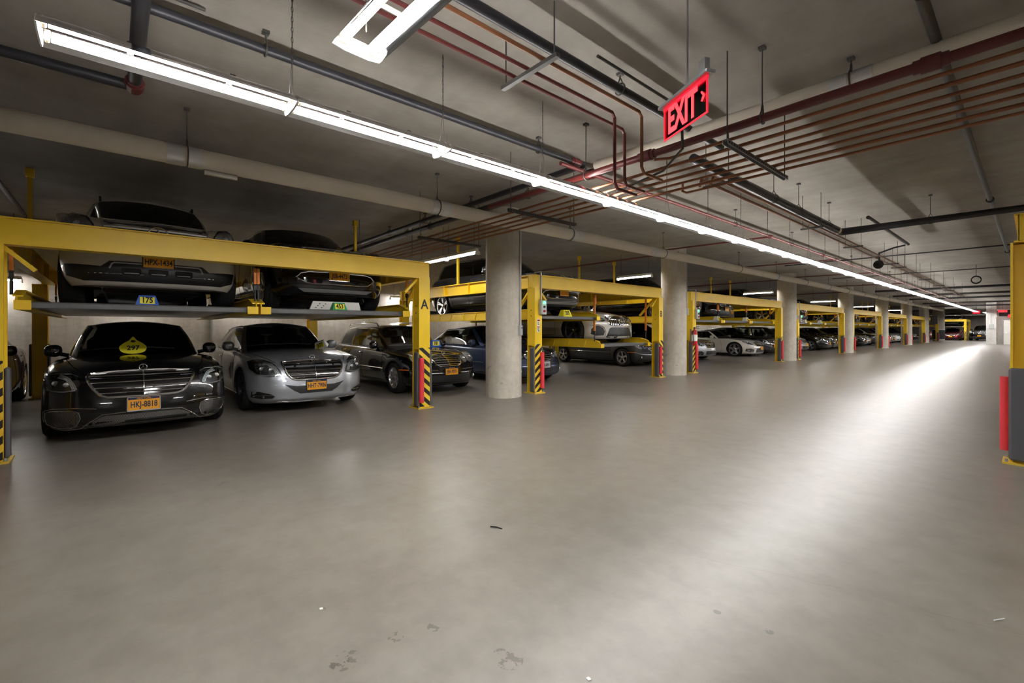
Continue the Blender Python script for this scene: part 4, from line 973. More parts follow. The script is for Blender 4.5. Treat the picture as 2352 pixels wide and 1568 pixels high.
def lift(name_label, Ya, Yb, slots, decks, letters=(None, None), group='yellow two level parking lifts', xf=-6.93, depth=5.75, pads=True, box=False, mirror=1, sticker=False):
    t = thing('parking_lift', name_label, 'parking lift', (xf, (Ya + Yb) / 2, 0), 0 if mirror > 0 else PI, group)
    h = (Yb - Ya) / 2; xb = -depth
    post(t, 0, -h, BT, True, letters[0], tail_side=-1, sticker=sticker, pads=pads, red=(.45 if Ya < 0 else 1) * mirror); post(t, 0, h, BT, True, letters[1], tail_side=-1, pads=pads, red=-mirror if mirror > 0 else -.45)
    post(t, xb, -h - (.14 if Ya < 0 else 0), BT, False); post(t, xb, h, BT, False)
    def ibeam(name, a, b_, along, m=M['yellow']):
        b = MB(); z0, z1 = BT, BT + .28
        if along == 'y':
            L = b_[1] - a[1]; c = (a[1] + b_[1]) / 2
            for x in (-.06, .06): b.box((a[0] + x, c, (z0 + z1) / 2), (.012, L, z1 - z0 - .02))
            for z in (z0 + .008, z1 - .008): b.box((a[0], c, z), (.18, L, .016))
            for y in (a[1] + .006, b_[1] - .006): b.box((a[0], y, (z0 + z1) / 2), (.12, .012, z1 - z0 - .02))
        else:
            L = abs(b_[0] - a[0]); c = (a[0] + b_[0]) / 2
            b.box((c, a[1], (z0 + z1) / 2), (L, .014, z1 - z0 - .02))
            for z in (z0 + .008, z1 - .008): b.box((c, a[1], z), (L, .15, .016))
            for x in (a[0] - .02, b_[0] + .02): b.box((x, a[1], (z0 + z1) / 2), (.014, .15, z1 - z0))
            for k in range(1, 5): b.box((a[0] + (b_[0] - a[0]) * k / 5, a[1], (z0 + z1) / 2), (.012, .14, z1 - z0 - .02))
        return b.build(name, m, t)
    ibeam('front_beam', (0.0, -h - .12), (0.0, h + .12), 'y'); ibeam('rear_beam', (xb, -h - .12), (xb, h + .12), 'y')
    for y in (-h, h): ibeam('side_beam', (-.11, y), (xb + .11, y), 'x')
    for y, s in ((-h, 1), (h, -1)):
        b = MB(); b.box((0, y + s * .20, BT - .13), (.07, .04, .34), (s * PI / 4, 0, 0)); b.build('knee_brace', M['yellow'], t)
        b = MB(); b.box((-.33, y, BT - .24), (.04, .07, .66), (0, PI / 4, 0)); b.build('knee_brace', M['yellow'], t)
        b = MB(); b.box((-2.85, y, (BT + .28 + CEIL) / 2), (.05, .05, CEIL - BT - .28)); b.box((-2.85, y, CEIL - .06), (.09, .09, .12)); b.box((-2.85, y, BT + .285), (.16, .12, .012)); b.build('ceiling_strut', M['yellow'], t)
    for (a, c), z in zip(slots, decks):
        if z is not None: platform(t, a - (Ya + Yb) / 2, c - (Ya + Yb) / 2, z)
    if box:
        x, y = .13, -h + .10
        b = MB(); b.tube([(x - .2, y - .04, BT + .34), (x, y - .04, BT + .34), (x, y - .04, 1.95)], .013, 8); b.build('control_conduit', M['zinc'], t)
        b = MB(); b.box((x + .03, y - .02, 1.80), (.09, .16, .30), bev=.01); cb = b.build('control_box', M['grey_box'], t)
        for k, z in enumerate((1.90, 1.81, 1.72)):
            b = MB(); b.cyl((x + .07, y - .02, z), (x + .095, y - .02, z), .026, 12); b.build('push_button', M['led'] if k == 0 else (M['black'] if k == 1 else M['ext_red']), cb)
    return t
def slots(Ya, Yb, n):
    w = (Yb - Ya - .26) / n; return [(Ya + .13 + k * w + .03, Ya + .13 + (k + 1) * w - .03) for k in range(n)]
DZ = 1.66; LOW = .98
L0 = (-.95, 3.97); L2 = (6.68, 11.45)
lift('nearest yellow two car parking lift, letter A on its right post', *L0, slots(*L0, 2), [DZ, DZ], (None, 'A'))
lift('yellow two car lift between first and second columns, one platform lowered', *L2, slots(*L2, 2), [DZ, LOW], (None, 'B'), box=True, sticker=True)
LW = []
wl = ['yellow three car lift behind the fire extinguisher column', 'yellow three car lift behind the third column', 'yellow three car lift behind the fourth column', 'yellow three car lift behind the fifth column', 'yellow three car lift behind the sixth column', 'yellow three car lift behind the seventh column']
for k in range(6):
    a = 13.34 + 9.39 * k; LW.append((a, a + 7.36))
    lift(wl[k], a, a + 7.36, slots(a, a + 7.36, 3), [DZ] * 3, (None, None), box=(k < 2), pads=True)
lm = (-6.9 + 0, 0)
# right hand lift whose first post stands at the right edge of the frame
rt = lift('yellow lift post and beam at right edge of the aisle', 6.86, 11.7, slots(6.86, 11.7, 2), [DZ, DZ], xf=-.04, mirror=-1, group=None)
# for the mirrored lift the near post is its +h post: give it the same guards facing the aisle
# end lift with the red car
et = thing('parking_lift', 'small yellow lift over the red car at the far end', 'parking lift', (-6.5, 74.15, 0), -PI / 2)
for y in (-1.25, 1.30):
    b = MB(); b.box((0, y, 1.1), (.2, .2, 2.2)); po = b.build('post', M['yellow'], et)
    b = MB(); b.box((.104, y, .55), (.004, .19, 1.05)); b.build('hazard_tape', M['hazard'], po)
    b = MB(); b.box((-5.2, y, 1.1), (.2, .2, 2.2)); b.build('post', M['yellow'], et)
b = MB(); b.box((0, 0.02, 2.34), (.14, 2.8, .27)); b.build('front_beam', M['yellow'], et)
b = MB(); b.box((-5.2, 0.02, 2.34), (.14, 2.8, .27)); b.build('rear_beam', M['yellow'], et)
for y in (-1.25, 1.30): b = MB(); b.box((-2.6, y, 2.34), (5.1, .12, .27)); b.build('side_beam', M['yellow'], et)
platform(et, -1.1, 1.15, 1.66, strap=False)

# ---- fluorescent fixtures
def fixture(label, loc, rz=0, tubes=2, chain=True, first=None, group=None, L=1.22):
    """long axis local x"""
    if first: 
        c = copy_tree(first); c.location = loc; c.rotation_euler = (0, 0, rz); c['label'] = label
        if group: c['group'] = group
        return c
    t = thing('fluorescent_light', label, 'ceiling light', loc, rz, group)
    W = .138 if tubes == 2 else .07; zt = CEIL - loc[2]
    for s_ in ((-1, 1) if tubes == 2 else (0,)):
        b = MB(); rows = []; ys = [.062, .070, .080, .090, .10, .11, .12, .13, .140] if tubes == 2 else [-.07 + .14 * k / 10 for k in range(11)]
        for x in (-L / 2 + .004, L / 2 - .004): rows.append([Vector((x, (s_ or 1) * y, (.058 - 10.5 * (y - .062) ** 2) if s_ else .062 - 3.6 * y * y)) for y in ys])
        up = [[p + Vector((0, 0, .005)) for p in r] for r in rows]; b.grid(rows); b.grid(up)
        for r, q in zip(rows, up): b.grid([r, q])
        b.grid([[r[0] for r in rows], [r[0] for r in up]]); b.grid([[r[-1] for r in rows], [r[-1] for r in up]])
        b.build('reflector', M['mirror'] if tubes == 2 else M['enamel'], t, sharp=60)
    if tubes == 2:
        for x in (-.2, .2): b = MB(); b.box((x * L, 0, .062), (.03, .16, .008)); b.build('cross_bracket', M['rod'], t)
    else: b = MB(); b.box((0, 0, .09), (L - .02, .07, .05), bev=.01); b.build('ballast_channel', M['enamel'], t)
    for s in (-1, 1):
        b = MB(); b.prism([(-W, -.008), (-W * .5, -.020), (W * .5, -.020), (W, -.008), (W * .8, .045), (W * .4, .068), (-W * .4, .068), (-W * .8, .045)], s * (L / 2 - .004) - .004, s * (L / 2 - .004) + .004, 'x'); b.build('end_cap', M['enamel'], t)
    for y in ((-.080, .080) if tubes == 2 else (0,)):
        b = MB(); b.tube([(-L / 2 + .045, y, .022), (L / 2 - .045, y, .022)], .0165, 14); b.build('lamp_tube', M['tube'], t)
        for s in (-1, 1): b = MB(); b.box((s * (L / 2 - .028), y, .028), (.022, .04, .05), bev=.006); b.build('lamp_holder', M['socket'], t)
    if chain:
        b = MB()
        for k in range(int((zt - .3) / .035)):
            z = .33 + k * .035; a = k % 2 * PI / 2
            b.tube([Vector((L / 2 + .006 * math.cos(q) * math.cos(a), .006 * math.cos(q) * math.sin(a), z + .021 * math.sin(q))) for q in [2 * PI * i / 8 for i in range(8)]], .0022, 4, True)
        for y in (-.05, .05): b.tube([(L / 2, 0, .34), (L / 2 - .01, y, .05)], .0025, 4)
        b.cyl((L / 2, 0, zt - .12), (L / 2, 0, zt), .004, 5); b.build('hanging_chain', M['rod'], t)
    else:
        for s in (-1, 1): b = MB(); b.cyl((s * L * .4, 0, .06), (s * L * .4, 0, zt), .005, 6); b.build('hanger_rod', M['rod'], t)
    return t
LX, LZ = -3.36, 2.87
f0 = None; n = 0; y = -.30 + .61
while y < 58.5:
    lab = 'white twin tube light at the near end of the long row' if n == 0 else ('twin tube light, second from the near end of the row' if n == 1 else 'twin tube light in the long continuous row over the aisle')
    q = fixture(lab, (LX, y, LZ), PI / 2, first=f0, group='twin tube lights of the long row')
    f0 = f0 or q; n += 1; y += 1.218
fixture('separate twin tube light at the top, crossing towards the camera', (-2.50 + .61, 1.05, LZ + .03), .05, chain=False)
fixture('second crosswise twin tube light out past the top edge', (-2.50 + 1.84, 1.09, LZ + .03), .05, chain=False)
s0 = None
for k, (x, y, l, z) in enumerate([(-8.3, 5.75, 'single tube light over the black estate car beside the nearest column', 2.93), (-8.05, 12.0, 'single tube light above the lift left of the second column', 2.9), (-8.0, 21.4, 'single tube light above the lift left of the third column', 2.9), (-8.0, 30.8, 'small lit tube light left of the fourth column', 2.9), (-8.0, 40.2, 'tiny lit tube light beyond the fourth column', 2.9), (-8, 50, 'tiny lit tube light beyond the fifth column', 2.9)]):
    q = fixture(l, (x, y, z), 0, tubes=1, first=s0, chain=False); s0 = s0 or q
fixture('single tube light joined end to end over the black estate car', (-9.52, 5.75, 2.93), 0, tubes=1, first=s0)
for k, y in enumerate((60.5, 63, 65.5, 68, 70.5, 73, 76, 79)): fixture('added tube fill light near the red car at the end of the aisle', (-3.0, y, 2.87), PI / 2, first=f0, group='added fill lights near the red car')  # extra lamps, added to brighten the far end of the aisle
for k in range(4): fixture('crosswise tube light in front of the far red car', (-4.0 - 1.25 * k, 72.0, 2.87), 0, first=f0, group='crosswise tube lights before the far lift')
for k in range(6): fixture('tube light above the right hand end of the far wall', (-1.4 + 1.5 * k, 56.2, 2.95), 0, first=f0, group='crosswise tube lights before the end wall')
# added fill tubes hidden behind the lifts, level with the raised decks, lighten the bays
k = 0; yy = -4.4; s1 = None
while yy < 66:
    q = fixture('added tube fill light hidden behind the raised cars', (-13.75, yy, 2.32), PI / 2, tubes=1, first=s1, chain=False, group='added fill lights along the back wall'); s1 = s1 or q; yy += 2.35
# right hand row of the garage has its own lights
yy = -3.0; k = 0
while yy < 56:
    q = fixture('twin tube light over the right hand parking row outside the frame', (2.6, yy, 2.87), PI / 2, first=f0, group='twin tube lights of the right hand row'); yy += 1.218 * 3

# ---- pipes
def pipe(name, label, cat, pts, r, m, hangers=(), couplings=(), cm='red_pipe', group=None, hr=.005, clevis=True, bands=(), n=14):
    t = thing(name, label, cat, pts[0], 0, group); o = Vector(pts[0]); b = MB(); b.tube([Vector(p) - o for p in pts], r, n); b.build('pipe_run', M[m], t)
    hz = []
    for h in hangers:
        h = Vector(h) - o; b = MB(); zt = CEIL - o.z; b.cyl((h.x, h.y, h.z + r + (.05 if clevis else 0)), (h.x, h.y, zt), hr, 6)
        if clevis:
            d = (Vector(pts[1]) - Vector(pts[0])).normalized(); u = Vector((-d.y, d.x, 0)).normalized()
            b.tube([h + u * ((r + .012) * math.cos(a)) + Vector((0, 0, (r + .012) * math.sin(a))) for a in [PI * 1.5 + 2 * PI * i / 16 for i in range(16)]], .007, 5, True)
            b.tube([h + u * .03 + Vector((0, 0, r)), h + Vector((0, 0, r + .07)), h - u * .03 + Vector((0, 0, r))], .006, 5)
        b.box((h.x, h.y, zt - .012), (.05, .05, .024)); b.build('hanger', M['rod'], t)
    for c in couplings:
        c = Vector(c) - o; d = (Vector(pts[1]) - Vector(pts[0])).normalized(); b = MB()
        b.tube([c - d * .05, c + d * .05], r + .02, 14); b.tube([c - d * .09, c - d * .05], r + .01, 12); b.tube([c + d * .05, c + d * .09], r + .01, 12); b.build('coupling', M[cm], t)
    for c in bands:
        c = Vector(c) - o; d = (Vector(pts[1]) - Vector(pts[0])).normalized(); b = MB()
        for s in (-1, 1): b.tube([c + d * s * .16, c + d * s * .02], r + .005, 20)
        b.build('metal_band', M['foil'], t)
    return t
def at(D, px):            # world point on the line X=-D seen at picture column px
    dep = 1590.3 * D / (2375 - px); return (dep - .7536 * D) / .6574
hy = lambda x, z, ys: [(x, y, z) for y in ys]
# white lagged pipe along the column line
pipe('insulated_pipe', 'thick cream insulated pipe running the length of the row below the ceiling', 'pipe', [(-5.98, Y0 + .2, 3.20), (-5.98, 62, 3.20)], .105, 'lagging', hangers=hy(-5.98, 3.2, [at(5.98, 430), at(5.98, 1005), at(5.98, 1310), at(5.98, 1524)] + [14.5 + 3.1 * k for k in range(14)]), bands=hy(-5.98, 3.2, [at(5.98, 425), at(5.98, 1010), at(5.98, 1320), at(5.98, 1500), 17.6, 23.8]), n=24)
b = MB(); b.tube([(-5.98, at(5.98, 470), 3.07), (-5.98, at(5.98, 545), 3.07)], .03, 12); tag(b.build('pipe_bracket', M['foil']), 'short metal sleeve under the cream insulated pipe', 'pipe sleeve')
# black mains along the aisle
pipe('iron_pipe', 'black iron pipe running along the aisle left of the top light', 'pipe', [(-4.02, Y0 + .2, 3.57), (-4.02, 4.72, 3.57)], .037, 'iron', hangers=hy(-4.02, 3.57, [at(4.02, 611), at(4.02, 1238)]), couplings=[(-4.02, 4.62, 3.57)])
pipe('iron_pipe', 'black iron pipe passing behind the exit sign', 'pipe', [(-2.52, Y0 + .2, 3.57), (-2.52, 5.6, 3.57)], .040, 'iron', hangers=hy(-2.52, 3.57, [at(2.52, 1425)]), couplings=[(-2.52, 4.55, 3.57)])
pipe('iron_pipe', 'black iron pipe dropping down to the elbow at right', 'pipe', [(-2.52, 4.9, 3.27), (-2.52, 10.86, 3.27), (.2, 10.86, 3.27), (7.4, 10.86, 3.27)], .050, 'iron', hangers=hy(-2.52, 3.27, [at(2.52, x) for x in (1778, 1835, 1905)]) + [(-1.2, 10.86, 3.27), (.9, 10.86, 3.27)], couplings=[(-2.52, 10.6, 3.27)], cm='lagging')
# crosswise mains
pipe('iron_pipe', 'black iron pipe crossing above the black estate car, rear one', 'pipe', [(-4.02, 4.79, 3.57), (XL + .1, 4.79, 3.57)], .045, 'iron', hangers=[(-x, 4.79, 3.57) for x in (6.6, 8.2, 9.8)])
pipe('iron_pipe', 'black iron pipe crossing above the black estate car, front one', 'pipe', [(-3.7, 5.15, 3.57), (XL + .1, 5.15, 3.57)], .055, 'iron', hangers=[(-x, 5.15, 3.57) for x in (5.5, 7.0, 8.6, 9.6)], couplings=[(-4.2, 5.15, 3.57)])
pipe('insulated_pipe', 'cream insulated pipe crossing the ceiling behind the exit sign', 'pipe', [(7.4, 4.85, 3.53), (-3.85, 4.85, 3.53)], .062, 'lagging', bands=[(-1.05, 4.85, 3.53)], hangers=[(-1.05, 4.85, 3.53)], n=20)
cy = [4.02, 4.22, 4.42, 4.61, 4.80, 5.0, 5.19]
cn = ['first', 'second', 'third', 'fourth', 'fifth', 'sixth', 'last']
for k, y in enumerate(cy):
    xe = -3.1 if k in (3,) else XL + .1
    if k == 6: pts = [(7.4, y, 2.99), (-2.75, y, 2.99), (-2.80, y, 3.02), (-2.80, y, 3.12)]
    elif k == 0: pts = [(7.4, y, 2.99), (-2.3, y, 2.99), (-2.42, y - .08, 2.99)]
    else: pts = [(7.4, y, 2.99), (XL + .1, y, 2.99)]
    pipe('copper_pipe', '%s thin copper pipe of the crossing bundle, counted from the exit sign' % cn[k], 'pipe', pts, .017 if k % 2 else .014, 'copper', group='thin copper pipes of the crossing bundle', n=8)
pipe('sprinkler_pipe', 'thick dark red sprinkler main above the copper pipes', 'pipe', [(7.4, 4.10, 3.12), (-5.2, 4.10, 3.12)], .036, 'red_pipe', couplings=[(-.45, 4.1, 3.12), (.12, 4.1, 3.12), (-2.6, 4.1, 3.12)], hangers=[(-1.5, 4.10, 3.12), (-3.4, 4.1, 3.12)])
# trapeze channels carrying the copper
def trapeze(x, ya, yb, z, label):
    t = thing('trapeze_hanger', label, 'pipe hanger', (x, (ya + yb) / 2, z)); h = (yb - ya) / 2; b = MB()
    b.box((0, 0, 0), (.042, 2 * h, .006)); 
    for s in (-1, 1): b.box((s * .02, 0, -.018), (.004, 2 * h, .04))
    b.mi = 1
    for k in range(int(2 * h / .05)): b.box((.0225, -h + .03 + k * .05, -.018), (.002, .026, .014))
    b.build('channel', [M['zinc'] if x > -2 else M['rod'], M['ink']], t)
    for s in (-1, 1): b = MB(); b.cyl((0, s * (h - .04), -.04), (0, s * (h - .04), CEIL - z), .006, 6); b.build('threaded_rod', M['rod'], t)
trapeze(-1.72, 3.90, 5.34, 2.955, 'slotted steel channel hanger under the copper pipes right of the exit sign')
trapeze(-7.0, 3.95, 5.30, 2.955, 'slotted steel channel hanger under the pipes left of the nearest column')
trapeze(-9.6, 3.95, 5.30, 2.955, 'slotted steel channel hanger behind the nearest lift')
trapeze(-4.6, 3.95, 5.30, 2.955, 'slotted steel channel hanger below the long light row')
# three thin pipes parallel to the aisle that drop behind the sign
zz = 3.35
for D, ye, zd, lab in ((2.39, 3.68, 2.80, 'right'), (2.56, 3.50, 2.66, 'middle'), (2.71, 3.87, 2.80, 'left')):
    pipe('copper_pipe', 'thin brown pipe beside the top light that drops near the exit sign, %s of three' % lab, 'pipe', [(-D, Y0 + .2, zz), (-D, ye - .04, zz), (-D, ye, zz - .04), (-D, ye, zd + .05), (-D + .0, ye + .04, zd), (-D, ye + .35, zd)], .014, 'red_pipe' if D > 2.5 else 'copper', n=8)
b = MB(); b.box((0, 0, 0), (.62, .04, .03)); th = thing('trapeze_hanger', 'slotted steel hanger under thin brown pipes right of the top light', 'pipe hanger', (-2.55, at(2.55, 1215), 3.315)); b.build('channel', M['rod'], th)
for s in (-1, 1): b = MB(); b.cyl((s * .27, 0, 0), (s * .27, 0, CEIL - 3.315), .006, 6); b.build('threaded_rod', M['rod'], th)
pipe('conduit', 'thin conduit looping down beside the exit sign', 'conduit', [(-2.05, 2.6, 3.3), (-2.05, 3.72, 3.3), (-2.05, 3.78, 3.26), (-2.05, 3.80, 2.95), (-2.3, 3.9, 2.84), (-2.9, 4.0, 2.80)], .011, 'rod', n=8)
# sprinkler line along the aisle
pipe('sprinkler_pipe', 'long red sprinkler pipe running down the aisle right of the light row', 'pipe', [(-3.89, 4.2, 3.42), (-3.89, 62, 3.42)], .026, 'red_pipe', couplings=hy(-3.89, 3.42, [at(3.89, 1770), at(3.89, 1920), 15, 21, 27, 33, 39]), hangers=hy(-3.89, 3.42, [at(3.89, 1690), 12.5, 18, 24, 30, 36, 42]))
for k, y in enumerate([at(3.89, 1770), at(3.89, 1920), 21.0, 27.0]):
    pipe('sprinkler_branch', '%s short red branch pipe off the long sprinkler pipe' % cn[k], 'pipe', [(-3.92, y, 3.42), (-6.6, y, 3.46)], .02, 'red_pipe', n=8)
for k, y in enumerate((12.0, 21.4, 30.8)):
    pipe('sprinkler_branch', 'red sprinkler branch above the raised cars, left of the %s column' % ordn[k + 1], 'pipe', [(-6.1, y - .9, 3.35), (-13.6, y - .9, 3.35)], .022, 'red_pipe', n=8)
pipe('copper_pipe', 'left of two long thin pipes running down the ceiling', 'pipe', [(-2.64, 5.3, 3.06), (-2.64, 5.34, 3.15), (-2.64, 36, 3.15)], .016, 'copper', n=8)
pipe('copper_pipe', 'right of two long thin pipes running down the ceiling', 'pipe', [(-2.50, 5.3, 3.06), (-2.50, 5.34, 3.15), (-2.50, 36, 3.15)], .016, 'copper', n=8)
for k, y in enumerate([5.6, at(2.57, 1865), at(2.57, 1960), at(2.57, 2065), 16, 19, 22, 25.5, 29, 33]):
    t = thing('trapeze_hanger', 'small rod hanger carrying the two long thin pipes', 'pipe hanger', (-2.57, y, 3.125), 0, 'rod hangers along the two thin pipes'); b = MB(); b.box((0, 0, 0), (.34, .04, .03)); b.build('channel', M['rod'], t)
    for s in (-1, 1): b = MB(); b.cyl((s * .14, 0, 0), (s * .14, 0, CEIL - 3.125), .005, 5); b.build('threaded_rod', M['rod'], t)
pipe('iron_pipe', 'dark pipe running down the ceiling near the right edge', 'pipe', [(-.5, 4.1, 3.60), (-.5, 40, 3.60)], .035, 'iron_b', couplings=hy(-.5, 3.6, [at(.5, 2275), at(.5, 2315)]), cm='iron_b', n=12)
pipe('iron_pipe', 'short dark pipe ending at a black sprinkler valve', 'pipe', [(-2.1, 10.95, 3.5), (-2.1, 15.2, 3.5)], .035, 'iron_b', n=12)
t = thing('ceiling_speaker', 'small black round horn hanging under the ceiling pipes', 'speaker', (-2.62, at(2.6, 2022), 3.0)); b = MB(); b.lathe([(0, .1), (.05, .1), (.06, .0), (.11, -.08), (.10, -.09), (0, -.02)], 20, 'y'); b.build('horn', M['black'], t); b = MB(); b.tube([(0, 0, .05), (0, 0, .3), (.3, 0, .4), (.5, .1, .45)], .02, 8); b.build('bracket_arm', M['black'], t)
t = thing('cable_coil', 'coil of black cable hanging from the ceiling far down the aisle', 'cable', (-1.4, 24, 3.15)); b = MB()
for k in range(4): b.tube([(.13 * math.cos(a), .02 * k + .01 * math.sin(3 * a), .13 * math.sin(a) + .01 * k) for a in [2 * PI * i / 24 for i in range(24)]], .014, 6, True)
b.build('loops', M['black'], t); b = MB(); b.cyl((0, 0, .13), (0, 0, CEIL - 3.15), .008, 5); b.build('tie', M['black'], t)
for k, (y, z) in enumerate(((18.5, 3.66), (24.5, 3.62), (33, 3.5), (38, 3.45), (44, 3.5), (50, 3.42), (54, 3.3))):
    pipe('crossing_pipe', 'dark pipe crossing the far ceiling, %s from the front' % cn[k], 'pipe', [(XR - .2, y, z), (-6, y, z)], .02 if k < 2 else .06, 'iron_b' if k % 2 else 'iron', n=8)
# left edge pipes
pipe('iron_pipe', 'black pipe crossing the ceiling at upper left and ending in a red fitting', 'pipe', [(3.5, .13, 3.5), (-3.2, .13, 3.5), (-5.22, .13, 3.5)], .05, 'iron', couplings=[(-5.2, .13, 3.5)])
pipe('iron_pipe', 'black pipe leaving the red fitting towards the left edge', 'pipe', [(-5.25, .1, 3.5), (-5.25, -5, 3.5)], .045, 'iron')
pipe('conduit', 'thin conduit at the upper left edge', 'conduit', [(-4.0, -3, 3.69), (-4.0, .5, 3.69)], .012, 'rod', n=8)
pipe('iron_pipe', 'thin dark pipe behind the nearest lift at left', 'pipe', [(-7.5, -1.35, 3.6), (-13.5, -1.35, 3.6)], .04, 'iron_b')
pipe('conduit', 'grey twin conduit with a junction box on the wall between first two cars', 'conduit', [(XL + .03, 1.9, 1.05), (XL + .03, 1.9, 3.7)], .03, 'zinc')

# ---- exit sign
a = Vector((-1.471, 2.513, 0)); c = Vector((-1.127, 2.343, 0)); mid = (a + c) / 2; dv = (c - a).normalized(); W_ = (c - a).length
es = thing('exit_sign', 'lit red edge lit EXIT sign with arrow hanging from the ceiling', 'exit sign', (mid.x, mid.y, 2.485), math.atan2(dv.y, dv.x))
b = MB(); b.box((0, 0, .095), (W_, .006, .185), bev=.002); b.build('acrylic_panel', M['acrylic'], es)
b = MB()
for p, d in (((0, 0, .188), (W_ + .01, .012, .022)), ((0, 0, .004), (W_, .009, .006)), ((-W_ / 2, 0, .095), (.006, .009, .19)), ((W_ / 2, 0, .095), (.006, .009, .19))): b.box(p, d)
b.build('lit_edge', M['sign_red'], es)
b = MB(); b.box((0, 0, .207), (W_ + .06, .06, .02), bev=.004); b.box((W_ * .44, .0, .25), (.05, .03, .08)); b.cyl((W_ * .0, .02, .2), (W_ * .0, .02, CEIL - 2.485), .005, 8); b.box((0, .02, CEIL - 2.485 - .01), (.08, .08, .02)); b.build('canopy', M['zinc'], es)
link('exit_letters', text_mesh('EXIT', .212, .0012, .62, .0065), M['sign_text'], es, (-.016, -.006, .093), (PI / 2, 0, 0))
b = MB(); b.tube([(W_ / 2 - .035, -.007, .125), (W_ / 2 - .016, -.007, .10), (W_ / 2 - .035, -.007, .075)], .006, 5); b.build('arrow_mark', M['sign_text'], es)
for k, (x, y, z, w_, lab) in enumerate(((-1.75, 57.2, 2.9, .55, 'small lit red exit sign near the white door at the far end'), (-1.20, 57.9, 2.45, .5, 'small red sign panel above the white door'), (-3.6, 62, 2.95, .5, 'tiny red lit sign beyond the end of the light row'))):
    t = thing('exit_sign', lab, 'exit sign', (x, y, z)); b = MB(); b.box((0, 0, 0), (w_, .03, .28), bev=.005); b.build('sign_panel', M['sign_red'], t)
    b = MB(); b.cyl((0, 0, .14), (0, 0, CEIL - z), .01, 6); b.build('stem', M['rod'], t)
    if k == 0: link('exit_letters', text_mesh('EXIT', .2, .002), M['sign_text'], t, (0, -.018, 0), (PI / 2, 0, 0))
t = thing('wall_box', 'grey electrical box on the pale wall corner', 'electrical box', (-2.45, 57.78, 1.55)); b = MB(); b.box((0, 0, 0), (.3, .12, .38), bev=.01); b.build('enclosure', M['grey_box'], t); b = MB(); b.cyl((0, -.02, .19), (0, -.02, CEIL - 1.55), .015, 6); b.build('conduit', M['zinc'], t)
t = thing('wall_panel', 'dark notice panel above the far white door', 'panel', (-1.45, 58.27, 2.75)); b = MB(); b.box((0, 0, 0), (1.1, .04, .6), bev=.01); b.build('board', M['dark'], t)
b = MB(); b.box((0, 0, 0), (.5, .4, .8), bev=.02); tag(b.build('junction_box', M['black'], None, (-6.3, 59.52, 2.2)), 'dark box beside the seventh column', 'box')

# ---- fire extinguisher at the second column
def extinguisher(loc, label, rz=0):
    t = thing('fire_extinguisher', label, 'fire extinguisher', loc, rz); b = MB()
    b.lathe([(0, 0), (.07, 0), (.082, .02), (.085, .05), (.085, .36), (.075, .42), (.04, .455), (.025, .47), (.025, .49), (0, .49)], 28); cyl = b.build('cylinder', M['ext_red'], t)
    b = MB(); b.box((0, 0, .51), (.05, .04, .04)); b.box((.05, 0, .545), (.16, .02, .012), (0, -.2, 0)); b.box((.05, 0, .51), (.15, .02, .010), (0, .1, 0)); b.build('valve_handle', M['black'], t)
    b = MB(); b.tube([(.02, 0, .5), (-.03, -.07, .47), (-.05, -.095, .35), (-.04, -.10, .15)], .011, 8); b.tube([(-.04, -.10, .15), (-.04, -.10, .04)], [.012, .02], 8); b.build('hose', M['black'], t)
    b = MB(); b.lathe([(.0855, .13), (.0865, .13), (.0865, .32), (.0855, .32)], 28); b.v = [v for v in b.v]; b.build('label_sleeve', M['label'], t)
    b = MB(); b.box((-.1, 0, .3), (.04, .06, .36)); b.build('wall_bracket', M['rod'], t)
    return t
extinguisher((-6.60, 12.92, .86), 'red fire extinguisher hanging beside the second column', .6)
extinguisher((-6.4, 57.9, .6), 'small distant red fire extinguisher beside the seventh column', .6)

# ---- numbered markers
def cone(loc, num, m, label, rz=0, tilt=(0, 0), s=1.0, sticker=True):
    t = thing('number_marker', label, 'number marker', loc, rz); t.rotation_euler = (tilt[0], tilt[1], rz); t.scale = (s, s, s); b = MB()
    w0, w1, h = .155, .105, .17; d0, d1 = .10, .05
    vs = [(x, y, z) for z, w, d in ((0, w0, d0), (h, w1, d1)) for x, y in ((-d, -w), (d, -w), (d, w), (-d, w))]
    b.add(vs, [(3, 2, 1, 0), (4, 5, 6, 7), (0, 1, 5, 4), (1, 2, 6, 5), (2, 3, 7, 6), (3, 0, 4, 7)]); b.build('stand', m, t)
    an = math.atan2(d0 - d1, h); fx = lambda z: d0 + (d1 - d0) * z / h
    st = MB(); st.box((0, 0, 0), (.003, .19, .115)); so = st.build('number_sticker', M['yel_plas'], t, (fx(.09) + .002, 0, .09), (0, -an, 0))
    link('number', text_mesh(num, .135, .0008, .72, .005), M['ink'], so, (.0022, 0, 0), (PI / 2, 0, PI / 2))
    return t
y_ = sum(L0) / 2
cone((-7.22, .30, DZ - .028), '175', M['blue'], 'blue stand marked 175 on the raised platform above the black saloon', s=.76)
cone((-7.22, 2.66, DZ - .028), '453', M['green'], 'green stand marked 453 on the raised platform above the silver saloon', s=.76)
t = thing('paper_tray', 'long white board lying behind the green 453 stand', 'board', (-7.5, 2.72, DZ - .02)); b = MB(); b.prism([(-.42, 0), (.42, 0), (.38, .15), (-.36, .15)], -.015, .015, 'x'); b.v = [(x, y, z) for x, y, z in b.v]; b.build('panel', M['white'], t)
b = MB(); [b.box((.017, -.32 + .03 * k, .05 + .03 * (k % 3)), (.002, .018, .012)) for k in range(6)]; b.build('printed_marks', M['ink'], t)
cone((-7.22, 7.95, DZ - .028), '205', M['yel_plas'], 'yellow stand marked 205 on the raised platform right of the nearest column', s=.95)
